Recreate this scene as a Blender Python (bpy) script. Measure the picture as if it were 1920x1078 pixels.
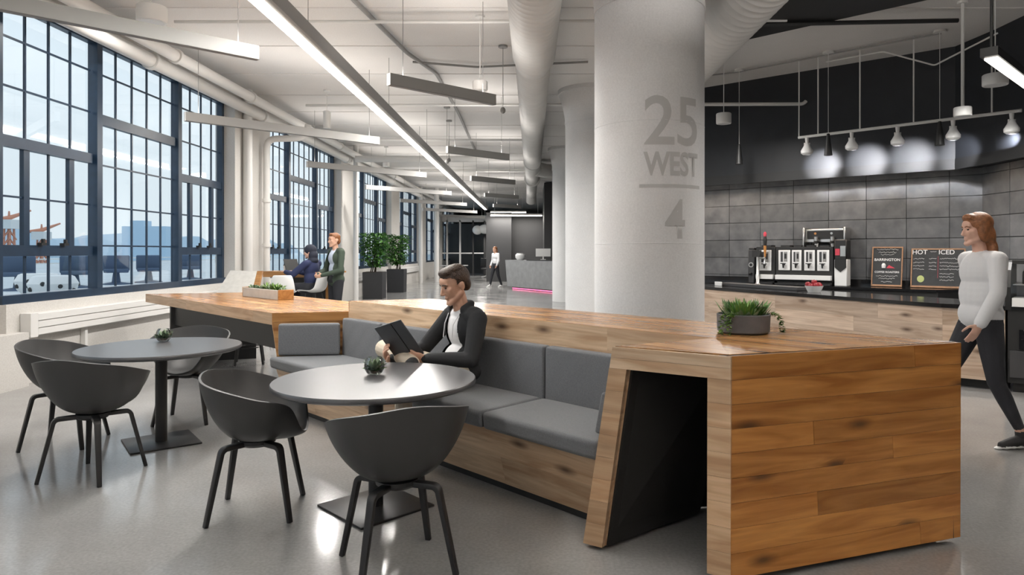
import bpy, bmesh, math, random
import numpy as np
from mathutils import Vector, Matrix, Euler
PI = math.pi
R = math.radians
random.seed(7)
for _o in list(bpy.data.objects): bpy.data.objects.remove(_o)
sc = bpy.context.scene
C = sc.collection

# ------------------------------------------------------------------ camera, sky, exposure
CX, CY, F, H = 997.0, 472.0, 1280.0, 1.47        # vanishing point, focal length in px, eye height
cam = bpy.data.objects.new('camera', bpy.data.cameras.new('camera'))
C.objects.link(cam); sc.camera = cam
cam.location = (0, 0, H); cam.rotation_euler = (R(90), 0, 0)
cam.data.sensor_width = 36; cam.data.lens = F/1920*36
cam.data.shift_x = (960-CX)/1920; cam.data.shift_y = -(539-CY)/1920
cam.data.clip_start = .05; cam.data.clip_end = 3000

w = bpy.data.worlds.new('sky'); sc.world = w; w.use_nodes = True
nt = w.node_tree; bgn = nt.nodes['Background']
tc = nt.nodes.new('ShaderNodeTexCoord'); sx = nt.nodes.new('ShaderNodeSeparateXYZ')
rp = nt.nodes.new('ShaderNodeValToRGB')
nt.links.new(tc.outputs['Generated'], sx.inputs[0]); nt.links.new(sx.outputs['Z'], rp.inputs[0])
rp.color_ramp.elements[0].position = 0.0; rp.color_ramp.elements[0].color = (.80, .88, .92, 1)
rp.color_ramp.elements[1].position = .55; rp.color_ramp.elements[1].color = (.74, .86, .97, 1)
nt.links.new(rp.outputs[0], bgn.inputs[0]); bgn.inputs[1].default_value = 1.04

sc.view_settings.view_transform = 'Standard'; sc.view_settings.look = 'None'
sc.view_settings.gamma = 1; sc.view_settings.exposure = 0.3; sc.view_settings.use_curve_mapping = False
sc.cycles.max_bounces = 8; sc.cycles.diffuse_bounces = 5; sc.cycles.glossy_bounces = 4
sc.cycles.transparent_max_bounces = 12; sc.cycles.sample_clamp_indirect = 6
sc.cycles.caustics_reflective = False; sc.cycles.caustics_refractive = False

def px(x, y, z):
    """ground-plan point seen at pixel (x, y) at height z"""
    d = (H-z)*F/(y-CY); return Vector(((x-CX)/F*d, d, z))
def pd(x, y, d):
    """point at pixel (x, y) at depth d"""
    return Vector(((x-CX)/F*d, d, H-(y-CY)/F*d))

# ------------------------------------------------------------------ materials
def newmat(name):
    m = bpy.data.materials.new(name); m.use_nodes = True
    return m, m.node_tree, m.node_tree.nodes['Principled BSDF']
def mat(name, col, rough=.5, metal=0, noise=0, nscale=20, bump=0, bscale=80, spec=.5, coat=0, dirt=None):
    m, t, b = newmat(name)
    b.inputs['Base Color'].default_value = (*col, 1); b.inputs['Roughness'].default_value = rough
    b.inputs['Metallic'].default_value = metal; b.inputs['Specular IOR Level'].default_value = spec
    b.inputs['Coat Weight'].default_value = coat
    if noise or bump:
        tc = t.nodes.new('ShaderNodeTexCoord')
    if noise:
        n = t.nodes.new('ShaderNodeTexNoise'); n.inputs['Scale'].default_value = nscale; n.inputs['Detail'].default_value = 6
        t.links.new(tc.outputs['Object'], n.inputs['Vector'])
        r = t.nodes.new('ShaderNodeValToRGB')
        r.color_ramp.elements[0].position = .3; r.color_ramp.elements[1].position = .7
        r.color_ramp.elements[0].color = (*[c*(1-noise) for c in col], 1)
        r.color_ramp.elements[1].color = (*[min(1, c*(1+noise)) for c in col], 1)
        t.links.new(n.outputs[0], r.inputs[0]); t.links.new(r.outputs[0], b.inputs['Base Color'])
    if bump:
        n2 = t.nodes.new('ShaderNodeTexNoise'); n2.inputs['Scale'].default_value = bscale; n2.inputs['Detail'].default_value = 4
        t.links.new(tc.outputs['Object'], n2.inputs['Vector'])
        bp = t.nodes.new('ShaderNodeBump'); bp.inputs['Strength'].default_value = bump; bp.inputs['Distance'].default_value = .01
        t.links.new(n2.outputs[0], bp.inputs['Height']); t.links.new(bp.outputs[0], b.inputs['Normal'])
    return m
def emit(name, col, s):
    m, t, b = newmat(name)
    b.inputs['Base Color'].default_value = (*col, 1)
    b.inputs['Emission Color'].default_value = (*col, 1); b.inputs['Emission Strength'].default_value = s
    return m
def glassmat(name, col=(1, 1, 1), refl=.5, tint=1.0):
    m, t, b = newmat(name); t.nodes.remove(b)
    out = t.nodes['Material Output']
    tr = t.nodes.new('ShaderNodeBsdfTransparent'); tr.inputs[0].default_value = (*[c*tint for c in col], 1)
    gl = t.nodes.new('ShaderNodeBsdfGlossy'); gl.inputs['Roughness'].default_value = .03
    lw = t.nodes.new('ShaderNodeFresnel'); lw.inputs[0].default_value = 1.45
    mu = t.nodes.new('ShaderNodeMath'); mu.operation = 'MULTIPLY'; mu.inputs[1].default_value = refl
    mx = t.nodes.new('ShaderNodeMixShader')
    t.links.new(lw.outputs[0], mu.inputs[0]); t.links.new(mu.outputs[0], mx.inputs[0])
    t.links.new(tr.outputs[0], mx.inputs[1]); t.links.new(gl.outputs[0], mx.inputs[2]); t.links.new(mx.outputs[0], out.inputs[0])
    return m
def woodmat(name, c0, c1, knot=(.05, .018, .006), rough=.38, knots=1.0, coat=.0):
    m, t, b = newmat(name); N = t.nodes.new; L = t.links.new
    tc = N('ShaderNodeTexCoord'); oi = N('ShaderNodeObjectInfo')
    ml = N('ShaderNodeMath'); ml.operation = 'MULTIPLY'; ml.inputs[1].default_value = 37.0; L(oi.outputs['Random'], ml.inputs[0])
    cb = N('ShaderNodeCombineXYZ'); L(ml.outputs[0], cb.inputs[0]); L(ml.outputs[0], cb.inputs[1]); L(ml.outputs[0], cb.inputs[2])
    ad = N('ShaderNodeVectorMath'); ad.operation = 'ADD'; L(tc.outputs['Object'], ad.inputs[0]); L(cb.outputs[0], ad.inputs[1])
    mp = N('ShaderNodeMapping'); mp.inputs['Scale'].default_value = (1.1, 11, 11); L(ad.outputs[0], mp.inputs[0])
    # knots bend the grain
    mk = N('ShaderNodeMapping'); mk.inputs['Scale'].default_value = (2.6, 7.5, .01); L(ad.outputs[0], mk.inputs[0])
    vo = N('ShaderNodeTexVoronoi'); vo.voronoi_dimensions = '2D'; vo.inputs['Scale'].default_value = 1.0; L(mk.outputs[0], vo.inputs['Vector'])
    n1 = N('ShaderNodeTexNoise'); n1.inputs['Scale'].default_value = 1.3; n1.inputs['Detail'].default_value = 8; n1.inputs['Distortion'].default_value = 1.04
    L(mp.outputs[0], n1.inputs['Vector'])
    rp = N('ShaderNodeValToRGB'); e = rp.color_ramp.elements
    e[0].position = .33; e[0].color = (*c0, 1); e[1].position = .65; e[1].color = (*c1, 1)
    L(n1.outputs[0], rp.inputs[0])
    # streaks
    mp2 = N('ShaderNodeMapping'); mp2.inputs['Scale'].default_value = (1.6, 70, 70); L(ad.outputs[0], mp2.inputs[0])
    n2 = N('ShaderNodeTexNoise'); n2.inputs['Scale'].default_value = 1.0; n2.inputs['Detail'].default_value = 3; L(mp2.outputs[0], n2.inputs['Vector'])
    mx = N('ShaderNodeMixRGB'); mx.blend_type = 'MULTIPLY'; mx.inputs[0].default_value = .28
    L(rp.outputs[0], mx.inputs[1]); L(n2.outputs[0], mx.inputs[2])
    # per plank tone
    hs = N('ShaderNodeHueSaturation'); mr = N('ShaderNodeMapRange'); mr.inputs['To Min'].default_value = .80; mr.inputs['To Max'].default_value = 1.2
    L(oi.outputs['Random'], mr.inputs[0]); L(mr.outputs[0], hs.inputs['Value']); L(mx.outputs[0], hs.inputs['Color'])
    # knot mask
    kr = N('ShaderNodeValToRGB'); ke = kr.color_ramp.elements
    ke[0].position = .04; ke[0].color = (1, 1, 1, 1); ke[1].position = .26; ke[1].color = (0, 0, 0, 1)
    L(vo.outputs['Distance'], kr.inputs[0])
    sr = N('ShaderNodeSeparateColor'); L(vo.outputs['Color'], sr.inputs[0])
    gt = N('ShaderNodeMath'); gt.operation = 'GREATER_THAN'; gt.inputs[1].default_value = .74; L(sr.outputs[0], gt.inputs[0])
    mm = N('ShaderNodeMath'); mm.operation = 'MULTIPLY'; L(kr.outputs[0], mm.inputs[0]); L(gt.outputs[0], mm.inputs[1])
    m3 = N('ShaderNodeMath'); m3.operation = 'MULTIPLY'; m3.inputs[1].default_value = .85*knots; L(mm.outputs[0], m3.inputs[0])
    mk2 = N('ShaderNodeMixRGB'); L(m3.outputs[0], mk2.inputs[0]); L(hs.outputs[0], mk2.inputs[1]); mk2.inputs[2].default_value = (*knot, 1)
    L(mk2.outputs[0], b.inputs['Base Color'])
    b.inputs['Roughness'].default_value = rough; b.inputs['Coat Weight'].default_value = coat; b.inputs['Coat Roughness'].default_value = .25
    bp = N('ShaderNodeBump'); bp.inputs['Strength'].default_value = .05; bp.inputs['Distance'].default_value = .002
    L(n2.outputs[0], bp.inputs['Height']); L(bp.outputs[0], b.inputs['Normal'])
    return m
def concretemat(name, c0, c1, r0, r1, scale=.9, bump=.02):
    m, t, b = newmat(name); N = t.nodes.new; L = t.links.new
    tc = N('ShaderNodeTexCoord')
    n = N('ShaderNodeTexNoise'); n.inputs['Scale'].default_value = scale; n.inputs['Detail'].default_value = 9; n.inputs['Roughness'].default_value = .6
    L(tc.outputs['Object'], n.inputs['Vector'])
    r = N('ShaderNodeValToRGB'); r.color_ramp.elements[0].position = .28; r.color_ramp.elements[1].position = .72
    r.color_ramp.elements[0].color = (*c0, 1); r.color_ramp.elements[1].color = (*c1, 1); L(n.outputs[0], r.inputs[0])
    n3 = N('ShaderNodeTexNoise'); n3.inputs['Scale'].default_value = 60; n3.inputs['Detail'].default_value = 3; L(tc.outputs['Object'], n3.inputs['Vector'])
    mx = N('ShaderNodeMixRGB'); mx.blend_type = 'OVERLAY'; mx.inputs[0].default_value = .25; L(r.outputs[0], mx.inputs[1]); L(n3.outputs[0], mx.inputs[2])
    L(mx.outputs[0], b.inputs['Base Color'])
    n2 = N('ShaderNodeTexNoise'); n2.inputs['Scale'].default_value = scale*2.3; n2.inputs['Detail'].default_value = 7; L(tc.outputs['Object'], n2.inputs['Vector'])
    mr = N('ShaderNodeMapRange'); mr.inputs['From Min'].default_value = .3; mr.inputs['From Max'].default_value = .7
    mr.inputs['To Min'].default_value = r0; mr.inputs['To Max'].default_value = r1
    L(n2.outputs[0], mr.inputs[0]); L(mr.outputs[0], b.inputs['Roughness'])
    bp = N('ShaderNodeBump'); bp.inputs['Strength'].default_value = bump*10; bp.inputs['Distance'].default_value = .004
    L(n.outputs[0], bp.inputs['Height']); L(bp.outputs[0], b.inputs['Normal'])
    return m
def tilemat(name):
    m, t, b = newmat(name); N = t.nodes.new; L = t.links.new
    tc = N('ShaderNodeTexCoord'); oi = N('ShaderNodeObjectInfo')
    ad = N('ShaderNodeVectorMath'); ad.operation = 'ADD'; L(tc.outputs['Object'], ad.inputs[0]); L(oi.outputs['Location'], ad.inputs[1])
    n = N('ShaderNodeTexNoise'); n.inputs['Scale'].default_value = 5; n.inputs['Detail'].default_value = 8; L(ad.outputs[0], n.inputs['Vector'])
    r = N('ShaderNodeValToRGB'); r.color_ramp.elements[0].position = .3; r.color_ramp.elements[1].position = .75
    r.color_ramp.elements[0].color = (.085, .09, .097, 1); r.color_ramp.elements[1].color = (.165, .168, .175, 1); L(n.outputs[0], r.inputs[0])
    hs = N('ShaderNodeHueSaturation'); mr = N('ShaderNodeMapRange'); mr.inputs['To Min'].default_value = .72; mr.inputs['To Max'].default_value = 1.04
    L(oi.outputs['Random'], mr.inputs[0]); L(mr.outputs[0], hs.inputs['Value']); L(r.outputs[0], hs.inputs['Color'])
    L(hs.outputs[0], b.inputs['Base Color']); b.inputs['Roughness'].default_value = .5
    return m

M = {}
M['wood'] = woodmat('oak boards', (.32, .135, .042), (.60, .33, .135), rough=.26)
M['wood_shaded'] = woodmat('shaded oak boards', (.34, .125, .026), (.62, .28, .075), rough=.36)  # shade put into the colour: deeper orange for the face away from windows
M['wood_edge'] = woodmat('daylit oak end grain', (.46, .27, .14), (.68, .46, .28), rough=.45, knots=.3)  # end grain, paled further to carry daylight on the front edges
M['wood_daylit'] = woodmat('daylit knotty oak boards', (.52, .33, .19), (.82, .61, .41), rough=.4)  # oak lightened in colour to stand in for daylight on the bench
M['barwood'] = woodmat('pale oak boards', (.48, .34, .24), (.72, .56, .43), rough=.5)
M['floor'] = concretemat('polished concrete', (.21, .207, .203), (.325, .322, .315), .09, .20, .6, 0)
M['ceil'] = concretemat('painted concrete ceiling', (.66, .64, .62), (.74, .72, .70), .7, .85, .5, .05)
M['colpaint'] = concretemat('painted concrete column', (.60, .60, .60), (.68, .68, .68), .55, .7, 1.2, .05)
M['wallpaint'] = concretemat('painted wall', (.55, .53, .50), (.62, .60, .57), .6, .75, .9, .03)
M['black_wall'] = mat('black wall paint', (.015, .017, .021), .5, noise=.15, nscale=4)
M['black'] = mat('black lacquer', (.012, .012, .012), .5)
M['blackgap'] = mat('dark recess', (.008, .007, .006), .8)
M['core'] = mat('oak core', (.16, .08, .03), .7)
M['steel'] = mat('window steel', (.014, .032, .062), .34, noise=.15, nscale=8)  # dark navy steel, blue raised to stand in for sky reflections
M['glass'] = glassmat('window glass', (.95, .97, .98), .22)
M['bowlglass'] = glassmat('clear glass', (.98, .99, .985), .8)
M['white'] = mat('white paint', (.72, .71, .69), .5)
M['whitegloss'] = mat('white enamel', (.78, .78, .77), .25)
M['duct'] = mat('white duct paint', (.62, .61, .59), .45, noise=.05, nscale=3)
M['pipe'] = mat('white pipe paint', (.66, .65, .63), .45)
M['lampgrey'] = mat('pendant grey paint', (.26, .255, .247), .5)
M['led'] = emit('warm led', (1, .93, .84), 6)
M['ledup'] = emit('led strip', (1, .92, .82), 2)
M['shell'] = mat('charcoal plastic', (.040, .040, .040), .47, bump=.03, bscale=400)
M['leg'] = mat('black stained oak', (.016, .016, .017), .42)
M['tabletop'] = mat('charcoal laminate', (.07, .07, .073), .31, spec=.8)
M['blackmetal'] = mat('black powder coat', (.018, .018, .019), .4)
M['tile'] = tilemat('slate tile')
M['counterblack'] = mat('polished black stone', (.012, .012, .013), .12)
M['chrome'] = mat('stainless steel', (.55, .55, .54), .28, 1)
M['red'] = mat('red apples', (.28, .012, .02), .35)
M['soil'] = mat('soil', (.03, .02, .012), .9)
M['concrete_dark'] = mat('dark concrete pot', (.085, .085, .09), .75, noise=.15, nscale=15)
M['skin'] = mat('skin', (.62, .36, .25), .5, noise=.04, nscale=30)
M['skin2'] = mat('fair skin', (.66, .40, .30), .5)
M['hairbrown'] = mat('brown hair', (.038, .019, .010), .5, noise=.4, nscale=60, bump=.6, bscale=120)
M['hairred'] = mat('auburn hair', (.22, .085, .03), .5, noise=.35, nscale=40, bump=.4, bscale=90)
M['tee'] = mat('white cotton', (.74, .74, .75), .85, bump=.2, bscale=30)
M['hoodie'] = mat('black jersey', (.012, .013, .015), .85, bump=.3, bscale=25)
M['khaki'] = mat('cream chino', (.62, .54, .43), .85, bump=.2, bscale=25)
M['darkcloth'] = mat('dark cloth', (.018, .019, .024), .85, bump=.2, bscale=25)
M['navy'] = mat('navy cloth', (.022, .030, .085), .85, bump=.2, bscale=20)
M['scarf'] = mat('dark scarf', (.02, .024, .04), .8, bump=.2, bscale=20)
M['green'] = mat('green wool', (.045, .065, .045), .85, bump=.2, bscale=25)
M['bluecloth'] = mat('pale blue shirt', (.55, .60, .70), .8)
M['shoeblack'] = mat('black knit shoe', (.012, .012, .013), .7)
M['sole'] = mat('white rubber', (.7, .7, .68), .6)
M['eye'] = mat('eye', (.03, .02, .015), .2)
M['tablet'] = mat('charcoal tablet case', (.055, .06, .068), .55)
M['screen'] = mat('tablet screen', (.01, .01, .012), .1)
M['blackpot'] = mat('black planter', (.02, .021, .024), .5)
M['sand'] = mat('glass floor sand', (.30, .26, .2), .9)
M['recept'] = mat('grey concrete panel', (.24, .245, .25), .6, noise=.12, nscale=5)
M['doorgrey'] = mat('dark partition', (.042, .042, .044), .55)
M['letter'] = mat('grey stencil paint', (.42, .415, .41), .7)
M['planterwood'] = woodmat('planter oak', (.30, .13, .035), (.48, .24, .08), knots=.3)
M['planterpale'] = mat('whitewashed and glare-white wood', (.55, .53, .49), .6, noise=.08, nscale=12)  # pale planter boards; also stands for glare on the sloping counter end
M['chalk'] = mat('chalk white', (.8, .8, .8), .9)
M['chalkred'] = mat('chalk red', (.55, .06, .09), .9)
M['chalkgreen'] = mat('chalk green', (.45, .5, .2), .9)
M['slateboard'] = mat('chalkboard', (.03, .032, .034), .7, noise=.2, nscale=12)
M['orange'] = mat('crane orange', (.62, .27, .17), .7)
M['terrace'] = mat('terrace paving', (.62, .66, .68), .8, noise=.1, nscale=.4)
M['water'] = mat('harbour water', (.30, .48, .60), .35, noise=.1, nscale=.02)
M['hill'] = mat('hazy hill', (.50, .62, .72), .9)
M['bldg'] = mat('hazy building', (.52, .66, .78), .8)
M['bluegrey'] = mat('blue grey plastic', (.06, .10, .17), .6)
M['amber'] = mat('oak handle', (.5, .22, .06), .4)
M['pink'] = emit('pink led', (1, .2, .4), 1.5)
def leafmat(name, c0, c1):
    m, t, b = newmat(name); N = t.nodes.new; L = t.links.new
    g = N('ShaderNodeNewGeometry'); r = N('ShaderNodeValToRGB')
    r.color_ramp.elements[0].color = (*c0, 1); r.color_ramp.elements[1].color = (*c1, 1)
    L(g.outputs['Random Per Island'], r.inputs[0]); L(r.outputs[0], b.inputs['Base Color']); b.inputs['Roughness'].default_value = .45
    return m
M['leaf'] = leafmat('fresh leaves', (.05, .12, .02), (.22, .36, .07))
M['leafdark'] = leafmat('dark leaves', (.025, .095, .02), (.12, .28, .06))
M['leafgrey'] = leafmat('succulent leaves', (.10, .17, .09), (.36, .44, .28))
def fabricmat(name, c):
    m, t, b = newmat(name); N = t.nodes.new; L = t.links.new
    tc = N('ShaderNodeTexCoord')
    wv = []
    for ax in ('X', 'Y', 'Z'):
        wn = N('ShaderNodeTexWave'); wn.wave_type = 'BANDS'; wn.bands_direction = ax; wn.inputs['Scale'].default_value = 90; wn.inputs['Distortion'].default_value = 1.5
        L(tc.outputs['Object'], wn.inputs['Vector']); wv.append(wn)
    a1 = N('ShaderNodeMath'); a1.operation = 'ADD'; L(wv[0].outputs['Fac'], a1.inputs[0]); L(wv[1].outputs['Fac'], a1.inputs[1])
    a2 = N('ShaderNodeMath'); a2.operation = 'ADD'; L(a1.outputs[0], a2.inputs[0]); L(wv[2].outputs['Fac'], a2.inputs[1])
    n = N('ShaderNodeTexNoise'); n.inputs['Scale'].default_value = 140; n.inputs['Detail'].default_value = 2; L(tc.outputs['Object'], n.inputs['Vector'])
    r = N('ShaderNodeValToRGB'); r.color_ramp.elements[0].position = .3; r.color_ramp.elements[1].position = .7
    r.color_ramp.elements[0].color = (*[x*.86 for x in c], 1); r.color_ramp.elements[1].color = (*[x*1.14 for x in c], 1); L(n.outputs[0], r.inputs[0])
    L(r.outputs[0], b.inputs['Base Color']); b.inputs['Roughness'].default_value = .95; b.inputs['Sheen Weight'].default_value = .25
    bp = N('ShaderNodeBump'); bp.inputs['Strength'].default_value = .3; bp.inputs['Distance'].default_value = .002
    L(a2.outputs[0], bp.inputs['Height']); L(bp.outputs[0], b.inputs['Normal'])
    return m
M['fabric'] = fabricmat('grey woven fabric', (.125, .132, .142))

# ------------------------------------------------------------------ helpers
WM = {}                                              # world matrices by object name
class MB:
    def __init__(s): s.v = []; s.f = []
    def add(s, v, f):
        b = len(s.v); s.v += [tuple(p) for p in v]; s.f += [tuple(i+b for i in q) for q in f]; return s
    def box(s, c, sz, rot=None):
        x, y, z = [k/2 for k in sz]
        vs = [Vector((i*x, j*y, k*z)) for i in (-1, 1) for j in (-1, 1) for k in (-1, 1)]
        if rot is not None: vs = [rot @ p for p in vs]
        vs = [p+Vector(c) for p in vs]
        return s.add(vs, [(0, 1, 3, 2), (4, 6, 7, 5), (0, 4, 5, 1), (2, 3, 7, 6), (0, 2, 6, 4), (1, 5, 7, 3)])
    def b2(s, lo, hi):
        return s.box([(a+b)/2 for a, b in zip(lo, hi)], [b-a for a, b in zip(lo, hi)])
    def hexa(s, bot, top):
        n = len(bot)
        return s.add(list(bot)+list(top), [tuple(range(n-1, -1, -1)), tuple(range(n, 2*n))]+[(i, (i+1) % n, n+(i+1) % n, n+i) for i in range(n)])
    def prism(s, poly, z0, z1):
        return s.hexa([(p[0], p[1], z0) for p in poly], [(p[0], p[1], z1) for p in poly])
    def cyl(s, p0, p1, r0, r1=None, n=16, cap=True):
        r1 = r0 if r1 is None else r1
        p0 = Vector(p0); p1 = Vector(p1); d = (p1-p0).normalized()
        a = d.orthogonal().normalized(); b = d.cross(a)
        vs = []
        for p, r in ((p0, r0), (p1, r1)):
            vs += [p+(a*math.cos(2*PI*i/n)+b*math.sin(2*PI*i/n))*r for i in range(n)]
        fs = [(i, (i+1) % n, n+(i+1) % n, n+i) for i in range(n)]
        if cap: fs += [tuple(range(n-1, -1, -1)), tuple(range(n, 2*n))]
        return s.add(vs, fs)
    def tube(s, path, r, n=10, cap=True, sec=None):
        """sweep along path; r number or list; sec=(w,h) rectangle half sizes list instead of circle"""
        P = [Vector(p) for p in path]; m = len(P)
        rr = r if isinstance(r, (list, tuple)) else [r]*m
        vs = []; up = None
        for i, p in enumerate(P):
            t = (P[min(i+1, m-1)]-P[max(i-1, 0)]).normalized()
            if up is None: up = t.orthogonal().normalized() if abs(t.z) > .95 else Vector((0, 0, 1)).cross(t).cross(t).normalized()*-1
            a = (up-t*up.dot(t)).normalized(); b = t.cross(a); up = a
            if sec is None:
                vs += [p+(a*math.cos(2*PI*k/n)+b*math.sin(2*PI*k/n))*rr[i] for k in range(n)]
            else:
                w_, h_ = sec[i]; n = 4
                vs += [p+a*h_*q+b*w_*o for q, o in ((1, 1), (1, -1), (-1, -1), (-1, 1))]
        fs = [(i*n+k, i*n+(k+1) % n, (i+1)*n+(k+1) % n, (i+1)*n+k) for i in range(m-1) for k in range(n)]
        if cap: fs += [tuple(range(n-1, -1, -1)), tuple(range((m-1)*n, m*n))]
        return s.add(vs, fs)
    def lathe(s, prof, n=32, c=(0, 0, 0), cap=True):
        vs = []; m = len(prof)
        for r, z in prof:
            vs += [(c[0]+r*math.cos(2*PI*k/n), c[1]+r*math.sin(2*PI*k/n), c[2]+z) for k in range(n)]
        fs = [(i*n+k, i*n+(k+1) % n, (i+1)*n+(k+1) % n, (i+1)*n+k) for i in range(m-1) for k in range(n)]
        if cap:
            if prof[0][0] > 1e-5: fs.append(tuple(range(n-1, -1, -1)))
            if prof[-1][0] > 1e-5: fs.append(tuple(range((m-1)*n, m*n)))
        return s.add(vs, fs)
    def ell(s, c, r, rot=None, n=16, m=10):
        c = Vector(c); vs = []; fs = []
        for i in range(m+1):
            th = PI*i/m
            for k in range(n):
                p = Vector((r[0]*math.sin(th)*math.cos(2*PI*k/n), r[1]*math.sin(th)*math.sin(2*PI*k/n), r[2]*math.cos(th)))
                if rot is not None: p = rot @ p
                vs.append(p+c)
        for i in range(m):
            for k in range(n): fs.append((i*n+k, (i+1)*n+k, (i+1)*n+(k+1) % n, i*n+(k+1) % n))
        return s.add(vs, fs)
    def mesh(s, name, smooth=False):
        me = bpy.data.meshes.new(name); me.from_pydata(s.v, [], s.f); me.update()
        bm = bmesh.new(); bm.from_mesh(me); bmesh.ops.remove_doubles(bm, verts=bm.verts, dist=1e-6)
        bmesh.ops.recalc_face_normals(bm, faces=bm.faces); bm.to_mesh(me); bm.free()
        if smooth: shade(me)
        return me
def shade(me, ang=40):
    me.polygons.foreach_set('use_smooth', [True]*len(me.polygons))
    try: me.set_sharp_from_angle(angle=R(ang))
    except Exception: pass
def obj(name, me, m=None, parent=None, world=True, smooth=False):
    """one mesh object; geometry in world space (world=True) or in the parent's space"""
    if isinstance(me, MB): me = me.mesh(name, smooth)
    o = bpy.data.objects.new(name, me); C.objects.link(o)
    if m is not None:
        me.materials.clear(); me.materials.append(M[m] if isinstance(m, str) else m)
    WM[o.name] = Matrix.Identity(4)
    if parent is not None:
        o.parent = parent
        if world:
            o.matrix_parent_inverse = WM[parent.name].inverted(); WM[o.name] = Matrix.Identity(4)
        else: WM[o.name] = WM[parent.name].copy()
    return o
def setm(o, mtx, parent=None):
    """place an object by its world matrix"""
    if parent is not None:
        o.parent = parent; o.matrix_parent_inverse = WM[parent.name].inverted()
    o.matrix_basis = mtx; WM[o.name] = mtx.copy(); return o
def tag(o, label, cat, group=None):
    o['label'] = label; o['category'] = cat
    if group: o['group'] = group
    return o
def struct(o): o['kind'] = 'structure'; return o
def thing(name, label, cat, loc=(0, 0, 0), rz=0, group=None):
    o = bpy.data.objects.new(name, None); C.objects.link(o); o.empty_display_size = .1
    o.location = loc; o.rotation_euler = (0, 0, rz)
    WM[o.name] = Matrix.Translation(Vector(loc)) @ Matrix.Rotation(rz, 4, 'Z')
    return tag(o, label, cat, group)
def structroot(name, loc=(0, 0, 0)):
    o = bpy.data.objects.new(name, None); C.objects.link(o); o.location = loc
    WM[o.name] = Matrix.Translation(Vector(loc)); o['kind'] = 'structure'; return o
def dup(root, loc, rz, label, group=None):
    def cp(o, par):
        c = o.copy(); C.objects.link(c); c.parent = par
        for ch in o.children: cp(ch, c)
        return c
    r = cp(root, None); r.location = loc; r.rotation_euler = (0, 0, rz); r['label'] = label
    WM[r.name] = Matrix.Translation(Vector(loc)) @ Matrix.Rotation(rz, 4, 'Z')
    if group: r['group'] = group
    return r
def bevel(me, w=.01, seg=3, ang=30):
    bm = bmesh.new(); bm.from_mesh(me)
    es = [e for e in bm.edges if len(e.link_faces) == 2 and e.calc_face_angle(0) > R(ang)]
    bmesh.ops.bevel(bm, geom=es, offset=w, segments=seg, affect='EDGES', profile=.5, clamp_overlap=True)
    bm.to_mesh(me); bm.free(); shade(me); return me
def bbox(name, lo, hi, m, parent=None, w=.005, seg=2, world=True):
    """bevelled box"""
    return obj(name, bevel(MB().b2(lo, hi).mesh(name), w, seg), m, parent, world)
def clip(poly, ax, lim, keep_low):
    out = []
    for i in range(len(poly)):
        a = poly[i]; b = poly[(i+1) % len(poly)]
        ia = (a[ax] <= lim) == keep_low or a[ax] == lim; ib = (b[ax] <= lim) == keep_low or b[ax] == lim
        if ia: out.append(a)
        if ia != ib:
            t = (lim-a[ax])/(b[ax]-a[ax]); out.append((a[0]+(b[0]-a[0])*t, a[1]+(b[1]-a[1])*t))
    return out
def planks(parent, poly, g, width, thick, m, name='plank', lens=(.9, 1.7), seed=1, out=None, gap=.0006):
    """cover a planar polygon with separate boards running along g; every board is an object"""
    rnd = random.Random(seed); P = [Vector(p) for p in poly]
    N = Vector((0, 0, 0))
    for i in range(len(P)): N += (P[i]-P[0]).cross(P[(i+1) % len(P)]-P[0])
    N.normalize()
    if out is not None and N.dot(Vector(out)) < 0: N = -N
    g = Vector(g); g = (g-N*g.dot(N)).normalized(); wv = N.cross(g)
    q = [((p-P[0]).dot(g), (p-P[0]).dot(wv)) for p in P]
    b0 = min(k[1] for k in q); b1 = max(k[1] for k in q)
    rows = max(1, round((b1-b0)/width)); wd = (b1-b0)/rows; res = []
    for r in range(rows):
        st = clip(clip(q, 1, b0+wd*(r+1), True), 1, b0+wd*r, False)
        if len(st) < 3: continue
        a0 = min(k[0] for k in st); a1 = max(k[0] for k in st); cuts = [a0]
        x = a0+rnd.uniform(.3, 1)*lens[1] if lens else a1
        while lens and x < a1-.25: cuts.append(x); x += rnd.uniform(*lens)
        cuts.append(a1)
        for c0, c1 in zip(cuts, cuts[1:]):
            pc = clip(clip(st, 0, c1, True), 0, c0, False)
            cl = []
            for k in pc:
                if not cl or (abs(k[0]-cl[-1][0])+abs(k[1]-cl[-1][1])) > 1e-5: cl.append(k)
            if len(cl) > 1 and abs(cl[0][0]-cl[-1][0])+abs(cl[0][1]-cl[-1][1]) < 1e-5: cl.pop()
            if len(cl) < 3: continue
            ca = sum(k[0] for k in cl)/len(cl); cb = sum(k[1] for k in cl)/len(cl)
            ha = max(abs(k[0]-ca) for k in cl); hb = max(abs(k[1]-cb) for k in cl)
            if ha < .004 or hb < .002: continue
            sa = 1-gap/ha; sb = 1-gap/hb; pr = rnd.uniform(0, .0008)
            loc = [((k[0]-ca)*sa, (k[1]-cb)*sb) for k in cl]
            me = MB().hexa([(x_, y_, -thick) for x_, y_ in loc], [(x_, y_, pr) for x_, y_ in loc]).mesh(name)
            o = obj(name, me, m)
            org = P[0]+g*ca+wv*cb
            mt = Matrix((g, wv, N)).transposed().to_4x4(); mt.translation = org
            setm(o, mt, parent); res.append(o)
    return res
def slab(poly, N, thick):
    N = Vector(N).normalized(); P = [Vector(p) for p in poly]
    return MB().hexa([p-N*thick for p in P], P)
def evalmesh(o, name):
    dg = bpy.context.evaluated_depsgraph_get(); dg.update()
    return bpy.data.meshes.new_from_object(o.evaluated_get(dg))
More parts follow.
